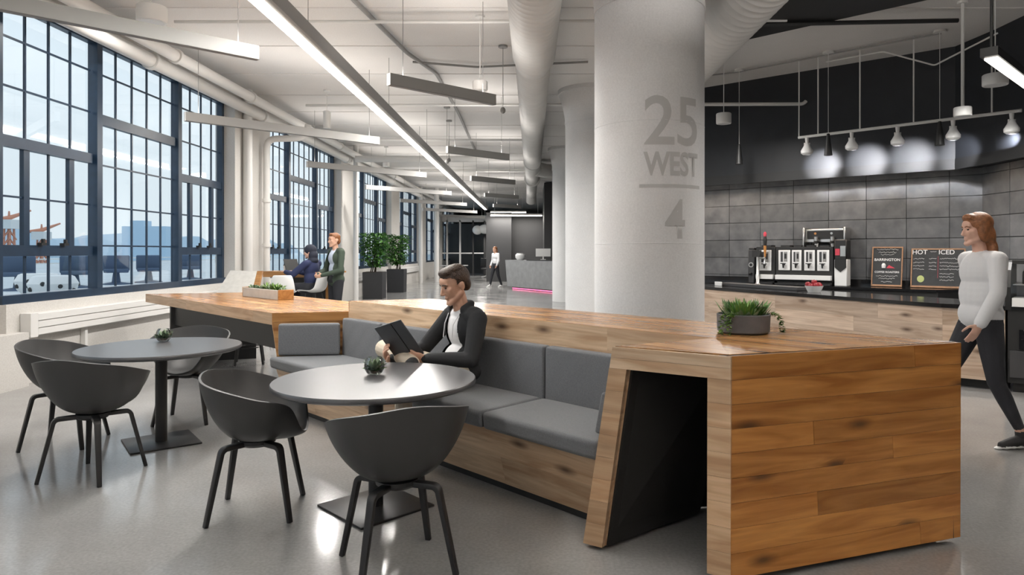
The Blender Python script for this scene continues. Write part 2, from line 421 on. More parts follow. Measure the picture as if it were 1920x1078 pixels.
def textmesh(txt, size, extrude=0, offset=0, spacing=1.0, align='CENTER'):
    cu = bpy.data.curves.new('t', 'FONT'); cu.body = txt; cu.size = size; cu.extrude = extrude; cu.offset = offset
    cu.align_x = align; cu.align_y = 'CENTER'; cu.space_character = spacing; cu.resolution_u = 4
    o = bpy.data.objects.new('t', cu); C.objects.link(o)
    me = evalmesh(o, 't'); bpy.data.objects.remove(o); bpy.data.curves.remove(cu); return me
# ------------------------------------------------------------------ the room shell
XW, ZC, YB, YF = -5.75, 4.55, -6.5, 58.0            # window plane, ceiling height, back and far ends
XR = 9.5
struct(obj('floor', MB().b2((-5.86, YB-.2, -.2), (XR+.2, YF+.2, 0)), 'floor'))
ceiling = struct(obj('ceiling', MB().b2((-5.86, YB-.2, ZC), (XR+.2, YF+.2, ZC+.25)), 'ceil'))
# shallow board joints of the cast ceiling
for i in range(24):
    y = 2.2+i*1.6
    o = obj('ceiling_joint', MB().b2((-5.6, y, ZC-.012), (6.8 if y < 10 else 1.9, y+.05, ZC)), 'ceil', ceiling)
PITCH = .38
BAY = 7.05
W0Y = 7.30                                           # near jamb of window_1
WLEN = 5.35
wl = MB()
zs0, zs1 = .90, 4.24
y0s = [W0Y+BAY*k for k in range(-2, 6)]
prev = YB
for y0 in y0s:
    if y0 < YB: y0 = YB
    wl.b2((-5.86, prev, 0), (-5.5 if y0 > 8 else -5.7, y0, ZC))
    e = W0Y+BAY*(round((y0-W0Y)/BAY))+WLEN if y0 > YB else W0Y-2*BAY+WLEN
    prev = e
    wl.b2((-5.86, y0, 0), (-5.62, e, zs0)); wl.b2((-5.86, y0, zs1), (-5.5, e, ZC))
wl.b2((-5.86, prev, 0), (-5.5, YF, ZC))
struct(obj('wall_left', wl, 'wallpaint'))
struct(obj('trim_1', MB().b2((-5.7, YB, 0), (-5.5, 7.47, .59)), 'wallpaint'))     # low kerb wall near the first window
struct(obj('wall_behind', MB().b2((-5.86, YB-.2, 0), (XR, YB, ZC)), 'wallpaint'))
struct(obj('wall_far', MB().b2((-5.86, YF, 0), (XR, YF+.2, ZC)), 'wallpaint'))

def window(k, detail):
    y0 = W0Y+BAY*k; root = structroot('window_%d' % (k+2), (XW, y0, zs0))
    st = 'steel'
    def bar(nm, ya, yb, za, zb, d=.05, par=root, xc=XW): 
        return obj(nm, MB().b2((xc-d/2, ya, za), (xc+d/2, yb, zb)), st, par)
    fr = MB(); y1 = y0+WLEN
    fr.b2((XW-.06, y0, zs0), (XW+.09, y1, zs0+.095)); fr.b2((XW-.05, y0, zs1-.05), (XW+.05, y1, zs1))
    fr.b2((XW-.05, y0, zs0), (XW+.05, y0+.06, zs1)); fr.b2((XW-.05, y1-.08, zs0), (XW+.05, y1, zs1))
    obj('window_frame', fr, st, root)
    secs = [(y0+.06, 4, 'side'), (y0+.08+4*PITCH+.15, 5, 'mid'), (y0+.08+9*PITCH+.30, 4, 'side')]
    for i in (1, 2):
        a = secs[i][0]
        mu = MB().b2((XW-.05, a-.13, zs0), (XW+.075, a-.02, zs1)); obj('mullion', mu, st, root)
    pane = {}
    for (ya, n, kind) in secs:
        yb = ya+n*PITCH
        if kind == 'side': zz = [1.0, 1.475, 2.08, 2.68, 3.29, 3.83, 4.20]; heavy = [(1.42, 1.545), (2.62, 2.745)]
        else: zz = [1.0, 1.55, 2.075, 2.625, 3.225, 3.83, 4.20]; heavy = [(3.16, 3.295)]
        for za, zb in heavy: bar('transom', ya, yb, za, zb, .08)
        for z in zz[1:-1]:
            if not any(a < z < b for a, b in heavy): bar('muntin', ya, yb, z-.011, z+.011, .02)
        for j in range(1, n): 
            y = ya+j*PITCH; bar('muntin', y-.012, y+.012, zz[0], zz[-1], .022)
        if kind == 'side':
            stl = [bar('sash_stile', ya+j*PITCH-.045, ya+j*PITCH+.045, 1.5, 2.66, .05) for j in (1, 3)]
            for j in (1.5, 2.5):
                if detail: obj('latch', MB().b2((XW+.03, ya+j*PITCH-.04, 1.545), (XW+.09, ya+j*PITCH+.04, 1.575)).b2((XW+.06, ya+j*PITCH-.015, 1.545), (XW+.09, ya+j*PITCH+.015, 1.62)), 'black', stl[0 if j < 2 else 1])
        for j in range(n):
            for za, zb in zip(zz, zz[1:]):
                key = round(zb-za, 3)
                if key not in pane:
                    me = MB().box((0, 0, 0), (.006, PITCH-.02, zb-za-.01)).mesh('pane'); me.materials.append(M['glass']); pane[key] = me
                o = bpy.data.objects.new('pane', pane[key]); C.objects.link(o)
                setm(o, Matrix.Translation((XW, ya+(j+.5)*PITCH, (za+zb)/2)), root)
    return root
for k in range(-1, 6): window(k, k < 3)

# dark wall of the bar, tiled below its soffit
WO = Vector((3.356, 13.3, 0)); WD = Vector((.7705, -.6375, 0)); WN = Vector((-.6375, -.7705, 0))
def BW(t, o, z): p = WO+WD*t+WN*o; p.z = z; return p
TC = 4.56; ZS = 2.76
tw = MB()
tw.hexa([BW(-1.9, 0, 0), BW(TC, 0, 0), BW(TC+.4, -.3, 0), BW(-1.9, -.3, 0)], [BW(-1.9, 0, ZC), BW(TC, 0, ZC), BW(TC+.4, -.3, ZC), BW(-1.9, -.3, ZC)])
cor = BW(TC, 0, 0)
tw.b2((cor.x, YB, 0), (cor.x+.25, cor.y, ZC))
wall_right = struct(obj('wall_right', tw, 'black_wall'))
struct(obj('wall_inner', MB().b2((1.95, BW(-1.82, 0, 0).y, 0), (2.1, YF, ZC)), 'black_wall'))
# soffit above the tiles
sf = MB()
sf.hexa([BW(-1.9, .45, ZS), BW(TC-.30, .45, ZS), BW(TC, 0, ZS), BW(-1.9, 0, ZS)], [BW(-1.9, .45, ZC), BW(TC-.30, .45, ZC), BW(TC, 0, ZC), BW(-1.9, 0, ZC)])
c2 = BW(TC-.30, .45, 0)
sf.hexa([(cor.x, cor.y, ZS), (c2.x, c2.y, ZS), (cor.x-.45, c2.y-.8, ZS), (cor.x-.45, 2, ZS), (cor.x, 2, ZS)], [(cor.x, cor.y, ZC), (c2.x, c2.y, ZC), (cor.x-.45, c2.y-.8, ZC), (cor.x-.45, 2, ZC), (cor.x, 2, ZC)])
struct(obj('trim_2', sf, 'black_wall'))
tr = MB()
tpath = [BW(-1.9, .45, 0), c2, Vector((cor.x-.45, c2.y-.8, 0)), Vector((cor.x-.45, 2, 0))]
tout = [BW(-1.9, .49, 0), c2+Vector((-.03, -.035, 0)), Vector((cor.x-.49, c2.y-.81, 0)), Vector((cor.x-.49, 2, 0))]
for i in range(3):
    qd = [tout[i], tout[i+1], tpath[i+1]+(tpath[i+1]-tout[i+1])*.5, tpath[i]+(tpath[i]-tout[i])*.5]
    tr.hexa([(p.x, p.y, ZS-.06) for p in qd], [(p.x, p.y, ZS+.1) for p in qd])
struct(obj('trim_3', tr, 'black'))
# tiles, each its own piece
zr = [.72, 1.04, 1.36, 1.685, 2.01, 2.33, 2.65, ZS]
tmesh = {}
rt = random.Random(4)
def tile(w_, h_):
    k = (round(w_, 2), round(h_, 2))
    if k not in tmesh:
        me = bevel(MB().box((0, .006, 0), (w_-.006, .012, h_-.006)).mesh('tile'), .003, 1); me.materials.append(M['tile']); tmesh[k] = me
    return tmesh[k]
for za, zb in zip(zr, zr[1:]):
    if za < 1.0: za = 1.0
    t = .522-.6*4
    while t < TC-.02:
        te = min(t+.6, TC)
        o = bpy.data.objects.new('tile', tile(te-t, zb-za)); C.objects.link(o)
        p = BW((t+te)/2, rt.uniform(.0, .003), (za+zb)/2)
        m4 = Matrix((WD, -WN*-1, Vector((0, 0, 1)))).transposed().to_4x4(); m4.translation = p
        setm(o, m4, wall_right); t += .6
    y = cor.y
    while y > 6.0:
        o = bpy.data.objects.new('tile', tile(.6, zb-za)); C.objects.link(o)
        m4 = Matrix((Vector((0, 1, 0)), Vector((-1, 0, 0)), Vector((0, 0, 1)))).transposed().to_4x4()
        m4.translation = (cor.x-rt.uniform(0, .003), y-.3, (za+zb)/2); setm(o, m4, wall_right); y -= .6
# concealed LED strip under the soffit
def area(name, loc, rot, sx_, sy_, power, col, parent=None):
    l = bpy.data.lights.new(name, 'AREA'); l.shape = 'RECTANGLE'; l.size = sx_; l.size_y = sy_; l.energy = power; l.color = col
    o = bpy.data.objects.new(name, l); C.objects.link(o)
    m4 = Matrix.Translation(Vector(loc)) @ rot.to_4x4()
    return setm(o, m4, parent)
ang = math.atan2(WD.y, WD.x)
cove = thing('cove_light', 'thin warm light strip hidden under the soffit above the slate tiles', 'light', BW(1.4, .3, ZS))
obj('strip', MB().hexa([BW(-1.6, .28, ZS-.012), BW(4.2, .28, ZS-.012), BW(4.2, .32, ZS-.012), BW(-1.6, .32, ZS-.012)], [BW(-1.6, .28, ZS), BW(4.2, .28, ZS), BW(4.2, .32, ZS), BW(-1.6, .32, ZS)]), 'ledup', cove)
area('cove_lamp', BW(1.3, .3, ZS-.02), Matrix.Rotation(ang, 3, 'Z') @ Matrix.Rotation(R(-28), 3, 'X'), 5.6, .05, 55, (1, .80, .62), cove)

# black painted ceiling field over the walkway
bl = [(-0.3+2.2, 10.3), (2.95, 9.55), (4.72, 7.93), (5.4, 6.6), (4.2, 2.0), (2.6, 2.0)]
struct(obj('trim_4', MB().prism(bl, ZC-.13, ZC-.005), 'black'))

# ------------------------------------------------------------------ columns
def column(name, label, x, y, r, zf, group=None):
    t = thing(name, label, 'column', (x, y, 0), 0, group)
    obj('shaft', MB().lathe([(r, 0), (r, zf)], 48, (x, y, 0)), 'colpaint', t, smooth=True)
    prof = [(r+.012, zf-.02), (r+.012, zf)]+[(r+.12*(i/8)**1.5, zf+(ZC-.08-zf)*i/8) for i in range(1, 9)]+[(r+.14, ZC-.08), (r+.14, ZC-.001)]
    obj('capital', MB().lathe(prof, 48, (x, y, 0)), 'colpaint', t, smooth=True)
    for z in (1.55, 2.72):
        obj('form_seam', MB().lathe([(r+.0005, z-.004), (r+.0025, z), (r+.0005, z+.004)], 48, (x, y, 0), cap=False), 'colpaint', t, smooth=True)
    return t
CR = .555
colA = column('concrete_column', 'thick round white column stencilled 25 WEST 4 beside the wooden bench', 1.20, 7.0, CR, 3.92)
column('concrete_column', 'round white column standing right behind the stencilled column', 1.20, 13.1, CR, 3.92)
column('concrete_column', 'round white column furthest back, beside the grey reception desk', 1.17, 20.4, CR, 3.92)
# stencil on the first column, bent round the shaft
def stencil(txt, size, z, a0, off, sx_=1.0, sp=1.0):
    me = textmesh(txt, size, 0, off, sp)
    bm = bmesh.new(); bm.from_mesh(me)
    bmesh.ops.triangulate(bm, faces=bm.faces)
    for _ in range(3):
        es = [e for e in bm.edges if abs(e.verts[0].co.x-e.verts[1].co.x) > .03]
        if es: bmesh.ops.subdivide_edges(bm, edges=es, cuts=1); bmesh.ops.triangulate(bm, faces=bm.faces)
    xs = [v.co.x for v in bm.verts]; ys = [v.co.y for v in bm.verts]; mx, my = (min(xs)+max(xs))/2, (min(ys)+max(ys))/2
    for v in bm.verts:
        a = a0+(v.co.x-mx)*sx_/CR; rr = CR+.0015
        v.co = Vector((1.20+rr*math.sin(a), 7.0-rr*math.cos(a), z+(v.co.y-my)))
    bm.to_mesh(me); bm.free(); return obj('lettering', me, 'letter', colA)
A0 = R(16)
zz_ = lambda y: H+(CY-y)/F*6.55
stencil('25', .655, zz_(229), A0, .007, .98, .97)
stencil('WEST', .305, zz_(309), A0, .009, .74, 1.0)
st = MB(); aa = [A0+R(a) for a in np.linspace(-35, 35, 25)]; rr = CR+.0015
for z in (zz_(353.5), zz_(347)): st.v += [(1.20+rr*math.sin(a), 7.0-rr*math.cos(a), z) for a in aa]
st.f = [(i, i+1, 26+i, 25+i) for i in range(24)]
obj('lettering', st, 'letter', colA)
stencil('4', .52, zz_(411), A0+R(1), .008, .84)

# ------------------------------------------------------------------ outside the windows
struct(obj('terrace', MB().b2((-60, -20, -.4), (-5.86, 140, -.05)), 'terrace'))
struct(obj('harbour_water', MB().b2((-2200, -600, -9), (-60, 2600, -8.5)), 'water'))
hl = MB(); rh = random.Random(3)
n = 60
for i in range(n+1):
    y = -200+i*48; hgt = 36+12*math.sin(i*.5)+8*math.sin(i*1.3+1)
    hl.v += [(-900, y, -8), (-930, y, hgt), (-1100, y, hgt*.8), (-1100, y, -8)]
for i in range(n):
    for k in range(3): hl.f.append((i*4+k, i*4+k+1, i*4+5+k, i*4+4+k))
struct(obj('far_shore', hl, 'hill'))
bp_ = pd(288, 470, 300)
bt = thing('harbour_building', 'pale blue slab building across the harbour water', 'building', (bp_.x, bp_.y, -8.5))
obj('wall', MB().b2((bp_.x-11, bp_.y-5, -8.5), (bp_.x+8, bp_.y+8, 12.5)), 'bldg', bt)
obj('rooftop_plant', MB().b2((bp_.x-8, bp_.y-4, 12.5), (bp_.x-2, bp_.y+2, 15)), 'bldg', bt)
def crane(px_, ytop, d, label):
    p = pd(px_, 470, d); zt = pd(px_, ytop, d).z
    t = thing('dock_crane', label, 'crane', (p.x, p.y, -.05), 0, 'harbour cranes')
    m = MB()
    for a in (-1, 1):
        for b in (-1, 1): m.cyl((p.x+a*.9, p.y+b*.9, -8.5), (p.x+a*.6, p.y+b*.6, zt-3), .28, .22, 8)
    for i in range(8):
        z = -8+(zt+4)*i/8
        m.tube([(p.x-.9, p.y-.9, z), (p.x+.9, p.y-.9, z+2), (p.x+.9, p.y+.9, z), (p.x-.9, p.y+.9, z+2), (p.x-.9, p.y-.9, z)], .16, 6)
    obj('mast', m, 'orange', t)
    obj('cab', MB().b2((p.x-1.5, p.y-1.5, zt-3.4), (p.x+1.5, p.y+1.5, zt-1.4)), 'white', t)
    obj('jib', MB().tube([(p.x-2.6, p.y-2, zt-1.5), (p.x, p.y, zt-1), (p.x+2.6, p.y+3, zt+.8)], [.3, .5, .2], 8).cyl((p.x, p.y, zt-1.5), (p.x, p.y, zt+.5), .35, .15, 8), 'orange', t)
crane(17, 400, 150, 'tall orange and white dock crane outside the first window')
crane(78, 424, 170, 'shorter orange dock crane seen past the first operable sash')
def outchair(px_, yb, d, label):
    p = pd(px_, yb, d); z0 = -.05
    p = Vector((p.x, p.y, z0))
    t = thing('terrace_chair', label, 'chair', p, math.atan2(p.x, -p.y), 'swivel chairs on the terrace')
    def L(nm, mb, mm): return obj(nm, mb, mm, t, world=False)
    L('backrest', bevel(MB().b2((-.55, -.12, .62), (.55, .06, 1.35)).mesh('b'), .06), 'bluegrey')
    L('seat', bevel(MB().b2((-.5, -.1, .55), (.5, .7, .72)).mesh('b'), .05), 'bluegrey')
    L('pedestal', MB().cyl((0, .25, .05), (0, .25, .56), .2, .13, 12), 'bluegrey')
    L('base', MB().lathe([(.62, .0), (.6, .05), (.15, .12)], 16, (0, .25, 0)), 'bluegrey')
for i, (x, y, d, s) in enumerate([(35, 532, 27, 'beside the orange crane'), (141, 527, 29, 'in front of the first wide mullion'), (218, 520, 32, 'just past the first wide mullion'), (279, 516, 34, 'in front of the slab building'), (357, 508, 38, 'seen through the last sash')]):
    outchair(x, y, d, 'blue grey swivel chair on the terrace '+s)
for x, y, d, s in [(72, 528, 24, 'beside the crane base'), (100, 523, 22, 'with two dark openings')]:
    p = pd(x, y, d); t = thing('terrace_planter', 'white rounded planter with dark round holes '+s, 'planter', (p.x, p.y, -.05), 0, 'white planters on the terrace')
    bd_ = obj('body', MB().lathe([(.42, 0), (.62, .2), (.70, .5), (.58, .72), (.5, .76)], 20), 'whitegloss', t, world=False, smooth=True)
    for i in range(9):
        a = i*.7; obj('hole', MB().ell((.655*math.cos(a), .655*math.sin(a), .28+.25*((i*37) % 10)/10), (.075, .075, .075), n=8, m=6), 'black', bd_, world=False)
rail = thing('terrace_railing', 'pale low parapet railing along the terrace edge', 'railing', (-44, 40, -.05))
obj('rail', MB().b2((-44.1, -10, .75), (-43.9, 120, .85)).b2((-44.1, -10, .35), (-43.95, 120, .45)), 'white', rail)
for i in range(26):
    o = obj('post', MB().b2((-44.08, -10+i*5, -.05), (-43.92, -9.85+i*5, .8)), 'white', rail)
# ------------------------------------------------------------------ lamps and services under the ceiling
WARM = (1, .95, .90)
def bar_pendant(a, b, label, group, power=13, proto=None):
    """linear pendant: grey channel throwing its light up, on two cables"""
    a = Vector(a); b = Vector(b); mid = (a+b)/2; L = (b-a).length; ang = math.atan2(b.y-a.y, b.x-a.x)
    t = thing('linear_pendant', label, 'pendant lamp', (mid.x, mid.y, a.z), ang, group)
    body = MB().b2((-L/2, -.035, 0), (L/2, .035, .005)).b2((-L/2, -.035, 0), (L/2, -.031, .13)).b2((-L/2, .031, 0), (L/2, .035, .13))
    obj('channel', body, 'lampgrey', t, world=False)
    for s in (-1, 1):
        obj('end_cap', MB().b2((s*L/2-.004, -.035, 0), (s*L/2+.004, .035, .13)), 'white' if s < 0 else 'lampgrey', t, world=False)
        obj('cable', MB().cyl((s*(L/2-.18), 0, .11), (s*(L/2-.18), 0, ZC-a.z), .004, n=6), 'lampgrey', t, world=False)
    obj('light_strip', MB().b2((-L/2+.02, -.025, .085), (L/2-.02, .025, .095)), 'ledup', t, world=False)
    area('uplight', (mid.x, mid.y, a.z+.14), Matrix.Rotation(ang, 3, 'Z') @ Matrix.Rotation(PI, 3, 'X'), L-.1, .06, power, WARM, t)
    return t
zb = 3.3
lefts = [('long grey linear pendant nearest the first window', 4.40), ('long grey linear pendant in front of the first wall pier', 9.56),
         ('long grey linear pendant hanging before the second window', 14.75), ('long grey linear pendant above the potted trees', 20.0),
         ('long grey linear pendant past the potted trees', 25.2), ('long grey linear pendant before the far windows', 30.4), ('long grey linear pendant at the far end of the window row', 35.6)]
for lb, y in lefts: bar_pendant((-4.86, y, zb), (-2.62, y+2.12, zb), lb, 'window row of linear pendants')
rights = [('short grey linear pendant beside the wide white duct', 7.50), ('short grey linear pendant, second along the duct', 12.66), ('short grey linear pendant, third along the duct', 17.6),
          ('short grey linear pendant, fourth along the duct', 22.7), ('short grey linear pendant before the dark reception wall', 27.9)]
for lb, y in rights: bar_pendant((-1.57, y, zb), (-.47, y+1.03, zb), lb, 'duct row of linear pendants', 11)
# unseen part of the same rows, behind the camera
for y, nm_ in ((-.8, 'over'), (-5.2, 'well behind')):
    bar_pendant((-4.86, y, zb), (-2.62, y+2.12, zb), 'long grey linear pendant out of view '+nm_+' the round tables', 'window row of linear pendants', 70)
    bar_pendant((-1.57, y+3.1, zb), (-.47, y+4.13, zb), 'short grey linear pendant out of view '+nm_+' the wooden block', 'duct row of linear pendants', 13)

for y, nm_ in ((-3.2, 'well behind'), (-.2, 'over'), (3.0, 'just past')):  # added third row, unseen, fills the right side by ceiling bounce
    bar_pendant((1.5, y, zb), (3.1, y+1.5, zb), 'added unseen grey linear fill pendant '+nm_+' the near end of the oak block', 'duct row of linear pendants', 140)
ll = thing('continuous_light', 'long continuous bright linear light running down the hall', 'lamp', (-2.29, 18, 3.6))
obj('housing', MB().b2((-2.33, 2.5, 3.6), (-2.20, 34.5, 3.74)), 'lampgrey', ll)
obj('diffuser', MB().b2((-2.385, 2.5, 3.585), (-2.27, 34.5, 3.602)).b2((-2.385, 2.5, 3.6), (-2.332, 34.5, 3.66)), 'led', ll)
for i in range(9):
    obj('cable', MB().cyl((-2.26, 3+i*3.9, 3.73), (-2.26, 3+i*3.9, ZC-.012), .004, n=6), 'lampgrey', ll)
for y in (8, 18, 28):
    area('downlight', (-2.3, y, 3.57), Matrix.Identity(3), .08, 9, 250, (1, .97, .93), ll)

def ribs(t, x, z, r, y0, y1, step, m='duct'):
    """spiral duct: shallow ribs along the pipe"""
    prof = []; y = y0; k = 0
    while y < y1:
        prof += [(r, y), (r, y+step-.03), (r+.007, y+step-.02), (r+.007, y+step-.006)]; y += step
    prof.append((r, y1))
    n = 40; mb = MB()
    for rr, yy in prof: mb.v += [(x+rr*math.cos(2*PI*k/n), yy, z+rr*math.sin(2*PI*k/n)) for k in range(n)]
    for i in range(len(prof)-1):
        for k in range(n): mb.f.append((i*n+k, i*n+(k+1) % n, (i+1)*n+(k+1) % n, (i+1)*n+k))
    return obj('duct_run', mb, m, t, smooth=True)
dk = thing('spiral_duct', 'wide white spiral duct running down the hall with stepped reducers', 'duct', (.02, 18, 4.1))
ribs(dk, .03, 4.16, .285, 1.5, 9.3, .13)
obj('reducer', MB().cyl((.03, 9.3, 4.16), (.02, 9.75, 4.19), .285, .25, 40), 'duct', dk, smooth=True)
ribs(dk, .02, 4.19, .25, 9.75, 20.5, .13)
obj('reducer', MB().cyl((.02, 20.5, 4.19), (.02, 20.9, 4.2), .27, .24, 32), 'duct', dk, smooth=True)
ribs(dk, .02, 4.2, .24, 20.9, 25.5, .3)
obj('collar', MB().cyl((.02, 25.5, 4.2), (.02, 25.7, 4.2), .3, .3, 32), 'duct', dk, smooth=True)
obj('duct_end', MB().tube([(.02, 25.7, 4.2), (0, 28.5, 4.15), (-.02, 30, 4.0), (-.02, 30.3, 3.7)], .22, 20), 'duct', dk, smooth=True)
obj('branch', MB().tube([(.1, 22.4, 4.2), (.5, 23.1, 4.2), (1.0, 23.3, 4.2), (1.94, 23.3, 4.2)], .24, 20), 'duct', dk, smooth=True)
for y in (4, 8.6, 13.4, 18.2, 23):
    obj('hanger', MB().cyl((.02, y, 4.4), (.02, y, ZC), .012, n=8), 'pipe', dk)
d2 = thing('spiral_duct', 'thick white spiral duct passing behind the stencilled column towards the bar', 'duct', (2.12, 7, 4.1))
ribs(d2, 2.27, 4.18, .345, 1.5, 12.3, .15)
obj('duct_cap', MB().cyl((2.27, 12.3, 4.18), (2.27, 12.36, 4.18), .345, .3, 32), 'duct', d2)

# pipes along the window wall and across the ceiling
def run(name, label, path, r, fl=(), m='pipe', cat='pipe', group=None):
    P = [Vector(p) for p in path]
    # rounded corners
    Q = [P[0]]
    for i in range(1, len(P)-1):
        a = (P[i-1]-P[i]).normalized(); b = (P[i+1]-P[i]).normalized(); rad = min(r*3, .9*(P[i-1]-P[i]).length, .9*(P[i+1]-P[i]).length)
        for k in range(6):
            s = k/5; Q.append((P[i]+a*rad)*(1-s)**2+P[i]*2*s*(1-s)+(P[i]+b*rad)*s*s)
    Q.append(P[-1])
    t = thing(name, label, cat, P[0], 0, group)
    obj('pipe_run', MB().tube(Q, r, 14), m, t, smooth=True)
    for f in fl:
        f = Vector(f[:3]) if len(f) == 3 else f
        d = min(((P[i+1]-P[i]).normalized() for i in range(len(P)-1)), key=lambda d_: 0)
        obj('coupling', MB().cyl(f-d*.035, f+d*.035, r*1.28, n=18), m, t, smooth=True)
    return t
run('heating_pipe', 'thick white pipe running along the window heads, lower of two', [(-5.30, -3, 4.13), (-5.30, 40, 4.13)], .10, [(-5.30, y, 4.13) for y in (5.2, 9.5, 13.4, 19.5, 26)])
run('heating_pipe', 'thick white pipe running along the window heads, upper of two', [(-5.06, -3, 4.25), (-5.06, 40, 4.25)], .085, [(-5.06, y, 4.25) for y in (6, 9.7, 12.3, 18, 25)])
run('riser_pipe', 'white riser pipe on the first pier with a bent top arm', [(-5.34, 13.75, 0), (-5.34, 13.75, 3.74), (-4.55, 13.75, 3.76), (-4.5, 13.75, 4.03)], .065, [(-5.34, 13.75, z) for z in (.7, 1.6, 2.5)])
run('riser_pipe', 'thick white riser pipe in the corner beside the first window', [(-5.40, 12.98, 0), (-5.40, 12.98, ZC)], .085, [])
run('sprinkler_pipe', 'thin white pipe crossing the ceiling in front of the duct', [(-4.55, 8.7, 4.4), (-.9, 8.7, 4.4), (3.25, 8.7, 4.42)], .022)
run('sprinkler_pipe', 'thin white pipe crossing the ceiling behind the first short pendant', [(-4.4, 13.3, 4.32), (1.9, 13.3, 4.34)], .026)
run('sprinkler_pipe', 'white pipe crossing above the bar with hanger rods', [(1.9, 11.6, 3.97), (4.62, 11.6, 3.98), (4.66, 11.6, 4.03)], .03, [])
run('sprinkler_pipe', 'white pipe crossing the ceiling over the second window', [(-4.9, 17.3, 4.3), (.2, 17.3, 4.3)], .03)
run('sprinkler_pipe', 'thick white pipe crossing the ceiling before the potted trees', [(-4.9, 19.0, 4.05), (-1.2, 19.0, 4.05)], .09)
run('sprinkler_pipe', 'white pipe crossing the ceiling above the potted trees', [(-4.9, 23.0, 4.2), (1.0, 23.0, 4.2)], .05)
run('conduit', 'thin conduit bundle snaking along the ceiling beside the long light', [(-2.35, 6.2, ZC-.05), (-2.1, 8.6, ZC-.05), (-1.9, 10.4, ZC-.05), (-1.62, 11.6, ZC-.05), (-1.6, 15, ZC-.05), (-1.7, 21, ZC-.05)], .03, m='lampgrey')
run('conduit', 'thin conduit pair across the ceiling near the wide duct', [(-1.9, 10.9, ZC-.05), (-.9, 11.2, ZC-.05), (0.9, 10.9, ZC-.05)], .018, m='lampgrey')
run('conduit', 'black conduit rod under the black ceiling field', [(2.75, 8.75, 4.38), (5.4, 8.65, 4.40)], .028, m='black')
run('conduit', 'white looping conduit feeding the bar pendants', [(4.7, 10.9, ZC-.05), (5.3, 10.3, ZC-.06), (5.9, 10.0, ZC-.35), (6.35, 9.3, ZC-.1)], .012)
run('conduit', 'thin grey conduit between the bar pendant canopies', [(2.2, 12.2, ZC-.04), (3.5, 11.55, ZC-.04), (4.6, 10.5, ZC-.04), (5.7, 9.5, ZC-.04)], .012, m='lampgrey')
run('white_post', 'slim white post beside the potted trees', [(-5.1, 19.8, 0), (-5.1, 19.8, ZC)], .075, m='pipe', cat='post')
run('white_post', 'slim white post by the far windows past the potted trees', [(-5.25, 32.3, 0), (-5.25, 32.3, ZC)], .09, m='pipe', cat='post')
run('white_post', 'slim white post furthest down the hall by the glass rooms', [(-4.6, 33.0, 0), (-4.6, 33.0, ZC)], .12, m='pipe', cat='post')

# white can pendants
def can(p, r, h, label, stem=None, pw=45):
    p = Vector(p)
    t = thing('can_pendant', label, 'pendant lamp', p, 0, 'white can pendants')
    obj('can', MB().lathe([(r*.96, 0), (r, .01), (r, h-.01), (r*.94, h)], 28), 'white', t, world=False, smooth=True)
    obj('lens', MB().lathe([(r*.8, -.004), (r*.8, .004)], 24), 'whitegloss', t, world=False)
    obj('stem', MB().cyl((0, 0, h), (0, 0, ZC-p.z), stem or .006, n=8), 'white', t, world=False)
    obj('canopy', MB().lathe([(.06, ZC-p.z-.03), (.06, ZC-p.z)], 16), 'white', t, world=False)
    l = bpy.data.lights.new('can_lamp', 'AREA'); l.shape = 'DISK'; l.size = max(.2, r*1.7); l.energy = pw; l.color = (1, .97, .93)
    lo = bpy.data.objects.new('can_lamp', l); C.objects.link(lo); setm(lo, Matrix.Translation(p-Vector((0, 0, .012))), t)
can(pd(285, 42, 8.2), .17, .19, 'large white can pendant over the nearest linear pendant')
can(pd(900, 170, 8.9), .10, .12, 'white can pendant at the end of the first short linear pendant')
can(pd(613, 240, 13.0), .07, .32, 'tall white can pendant between the window row pendants')
can(pd(1357, 232, 10.6), .115, .16, 'white can pendant hanging beside the stencilled column')
can(pd(1805, 218, 8.4), .10, .11, 'small white can pendant on a thick stem above the track', .02)
can(pd(1866, 160, 7.5), .125, .12, 'white can pendant beside the black framed light bar')
can(pd(724, 312, 20), .1, .3, 'white can pendant over the potted trees')
def sensor(p, label):
    p = Vector(p); t = thing('ceiling_sensor', label, 'sensor', p, 0, 'small hanging sensors')
    obj('head', MB().ell((0, 0, 0), (.04, .04, .05)), 'lampgrey', t, world=False, smooth=True)
    obj('stem', MB().cyl((0, 0, .04), (0, 0, ZC-p.z), .005, n=6), 'lampgrey', t, world=False)
    obj('canopy', MB().lathe([(.07, ZC-p.z-.03), (.07, ZC-p.z)], 14), 'lampgrey', t, world=False)
sensor(pd(943, 207, 10.2), 'small grey sensor hanging beside the wide duct')
sensor(pd(838, 303, 14.5), 'small grey sensor hanging below the second short pendant')
sensor(pd(842, 300, 16.0), 'small grey sensor hanging far over the hall')
# bar pendants: black cones
def cone(x, y, label):
    t = thing('cone_pendant', label, 'pendant lamp', (x, y, 2.95), 0, 'black cone pendants over the bar')
    obj('shade', MB().lathe([(.062, 0), (.022, .33), (.012, .335)], 20), 'black', t, world=False, smooth=True)
    obj('cord', MB().cyl((0, 0, .33), (0, 0, ZC-2.95), .004, n=6), 'white', t, world=False)
    obj('canopy', MB().lathe([(.085, ZC-2.95-.035), (.075, ZC-2.95)], 20), 'white', t, world=False)
    l = bpy.data.lights.new('cone_lamp', 'SPOT'); l.energy = 25; l.spot_size = R(90); l.color = WARM; l.shadow_soft_size = .03
    lo = bpy.data.objects.new('cone_lamp', l); C.objects.link(lo); setm(lo, Matrix.Translation((x, y, 2.94)), t)
for (x, y_), lb in zip([(1386, 130), (1553, 96), (1762, 57)], ['black cone pendant beside the stencilled column', 'black cone pendant in the middle of the bar', 'black cone pendant above the chalkboards']):
    p = px(x, y_, ZC); cone(p.x, p.y, lb)
